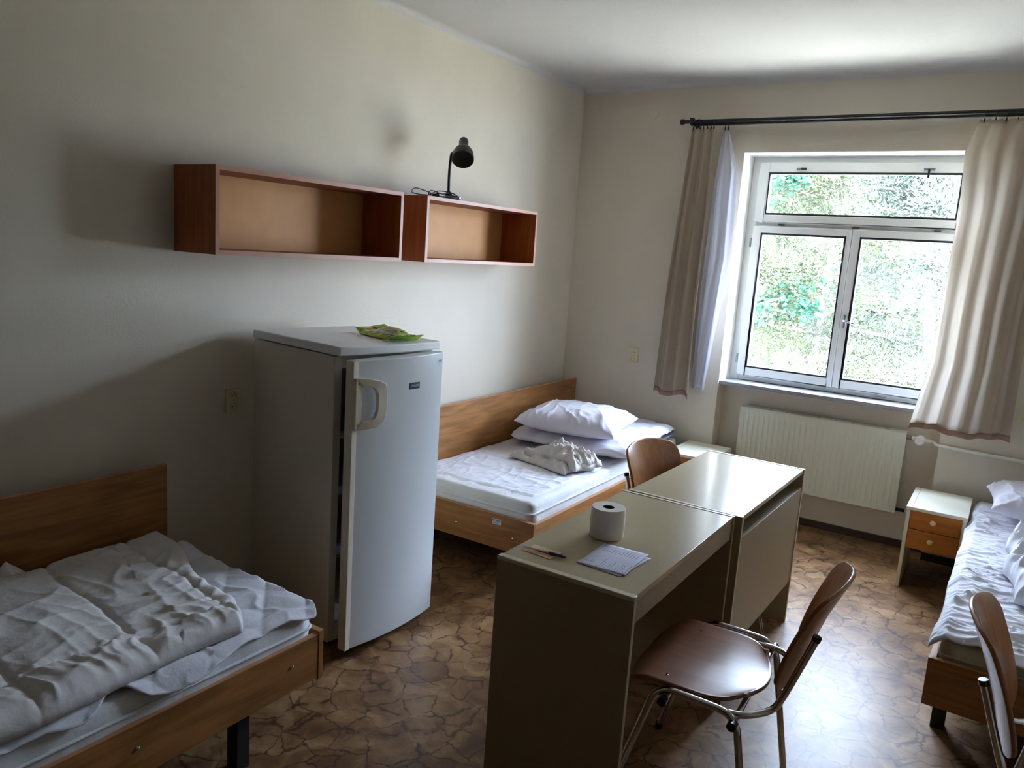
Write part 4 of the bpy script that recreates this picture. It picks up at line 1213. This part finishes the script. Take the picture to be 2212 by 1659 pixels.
def tree(name, label, loc, h, crown, mt, nleaf, lsz, seed, trunk_r=0.16, kind='broad', nb=14, zlo=0.25):
    rng = random.Random(seed)
    t = thing(name, label, 'tree', loc, 0, 'trees outside the window')
    tp = [(0.15 * nz(k * .7, seed), 0.15 * nz(k * .7, seed, 4), h * k / 8) for k in range(9)]
    M().tube(tp, [trunk_r * (1 - 0.8 * k / 8) for k in range(9)], 12).build('trunk', TRUNK, t)
    tips = []
    for i in range(nb):
        q = zlo + (0.97 - zlo) * (i + rng.random() * .6) / nb
        z = h * q; a = rng.uniform(0, 2 * pi)
        R_ = crown * ((1.05 - q) ** 0.6 if kind == 'pine' else sqrt(max(0.1, 1 - (2 * (q - zlo) / (1 - zlo) - 0.9) ** 2)))
        pts = [(0, 0, z)]
        for k in range(1, 5):
            f = k / 4
            pts.append((cos(a + .25 * f) * R_ * f, sin(a + .25 * f) * R_ * f, z + (0.10 * R_ * f if kind == 'pine' else 0.35 * R_ * f) + 0.1 * nz(k, i, seed)))
        M().tube(pts, [0.045 * trunk_r / .16 * (1 - .8 * k / 4) + .006 for k in range(5)], 6).build('branch', TRUNK, t)
        for k in range(1, 5):
            for j in range(3):
                p = Vector(pts[k]) + Vector((rng.gauss(0, .32), rng.gauss(0, .32), rng.gauss(0, .2))) * (R_ * 0.45)
                tips.append(p)
    m = M(); vs = []; fs = []
    cl = []
    for p in tips: cl.append((p, rng.uniform(.28, .62)))
    for i in range(nleaf):
        p, r_ = cl[rng.randrange(len(cl))]
        d = Vector((rng.gauss(0, 1), rng.gauss(0, 1), rng.gauss(0, .7))); d.normalize()
        q = p + d * r_ * rng.random() ** 0.5
        if kind == 'pine':
            ax = (d + Vector((rng.uniform(-1, 1), rng.uniform(-1, 1), rng.uniform(0, 1))) * .9).normalized() * lsz * rng.uniform(.8, 1.5)
            sd = ax.orthogonal().normalized() * lsz * 0.16
            sd.rotate(Matrix.Rotation(rng.uniform(0, pi), 3, ax.normalized()))
            o_ = len(vs); vs += [q - sd, q + sd, q + ax]; fs.append((o_, o_ + 1, o_ + 2))
        else:
            a1 = Vector((rng.gauss(0, 1), rng.gauss(0, 1), rng.gauss(0, .6))).normalized(); a2 = a1.orthogonal().normalized()
            a2.rotate(Matrix.Rotation(rng.uniform(0, 2 * pi), 3, a1))
            s_ = lsz * rng.uniform(.6, 1.2)
            o_ = len(vs); vs += [q - a1 * s_ * .1, q + a1 * s_ * .5 - a2 * s_ * .45, q + a1 * s_, q + a1 * s_ * .5 + a2 * s_ * .45]; fs.append((o_, o_ + 1, o_ + 2, o_ + 3))
    m.add(vs, fs); m.build('foliage', mt, t, smooth=False, fix=False)
    return t
tree('maple_tree', 'dark green leafy tree at the left edge of the window view', (-2.9, 9.0, GZ), 9.6, 2.3, LEAF_D, 36000, 0.10, 3, kind='broad', nb=20)
tree('pine_tree', 'pale sunlit pine filling the left window pane', (-0.35, 11.0, GZ), 10.0, 2.9, LEAF_P, 90000, 0.085, 5, 0.15, 'pine', nb=34)
tree('pine_tree', 'pine with bare grey trunk and side branches seen in the right pane', (1.62, 10.5, GZ), 10.4, 2.5, LEAF_G, 60000, 0.09, 8, 0.20, 'pine', nb=40)
tree('broadleaf_tree', 'pale broadleaf tree behind the pines', (-2.8, 17.0, GZ), 10.6, 3.6, LEAF_G, 26000, 0.17, 11, kind='broad', nb=22)
tree('broadleaf_tree', 'yellow-green broadleaf tree farther off behind the pines', (2.4, 18.0, GZ), 10.8, 3.8, LEAF_P, 26000, 0.17, 12, kind='broad', nb=22)
tree('broadleaf_tree', 'leafy tree right of the pines, hidden by the right curtain', (5.6, 12.0, GZ), 9.0, 3.2, LEAF_P, 16000, 0.17, 14, kind='broad', nb=18)
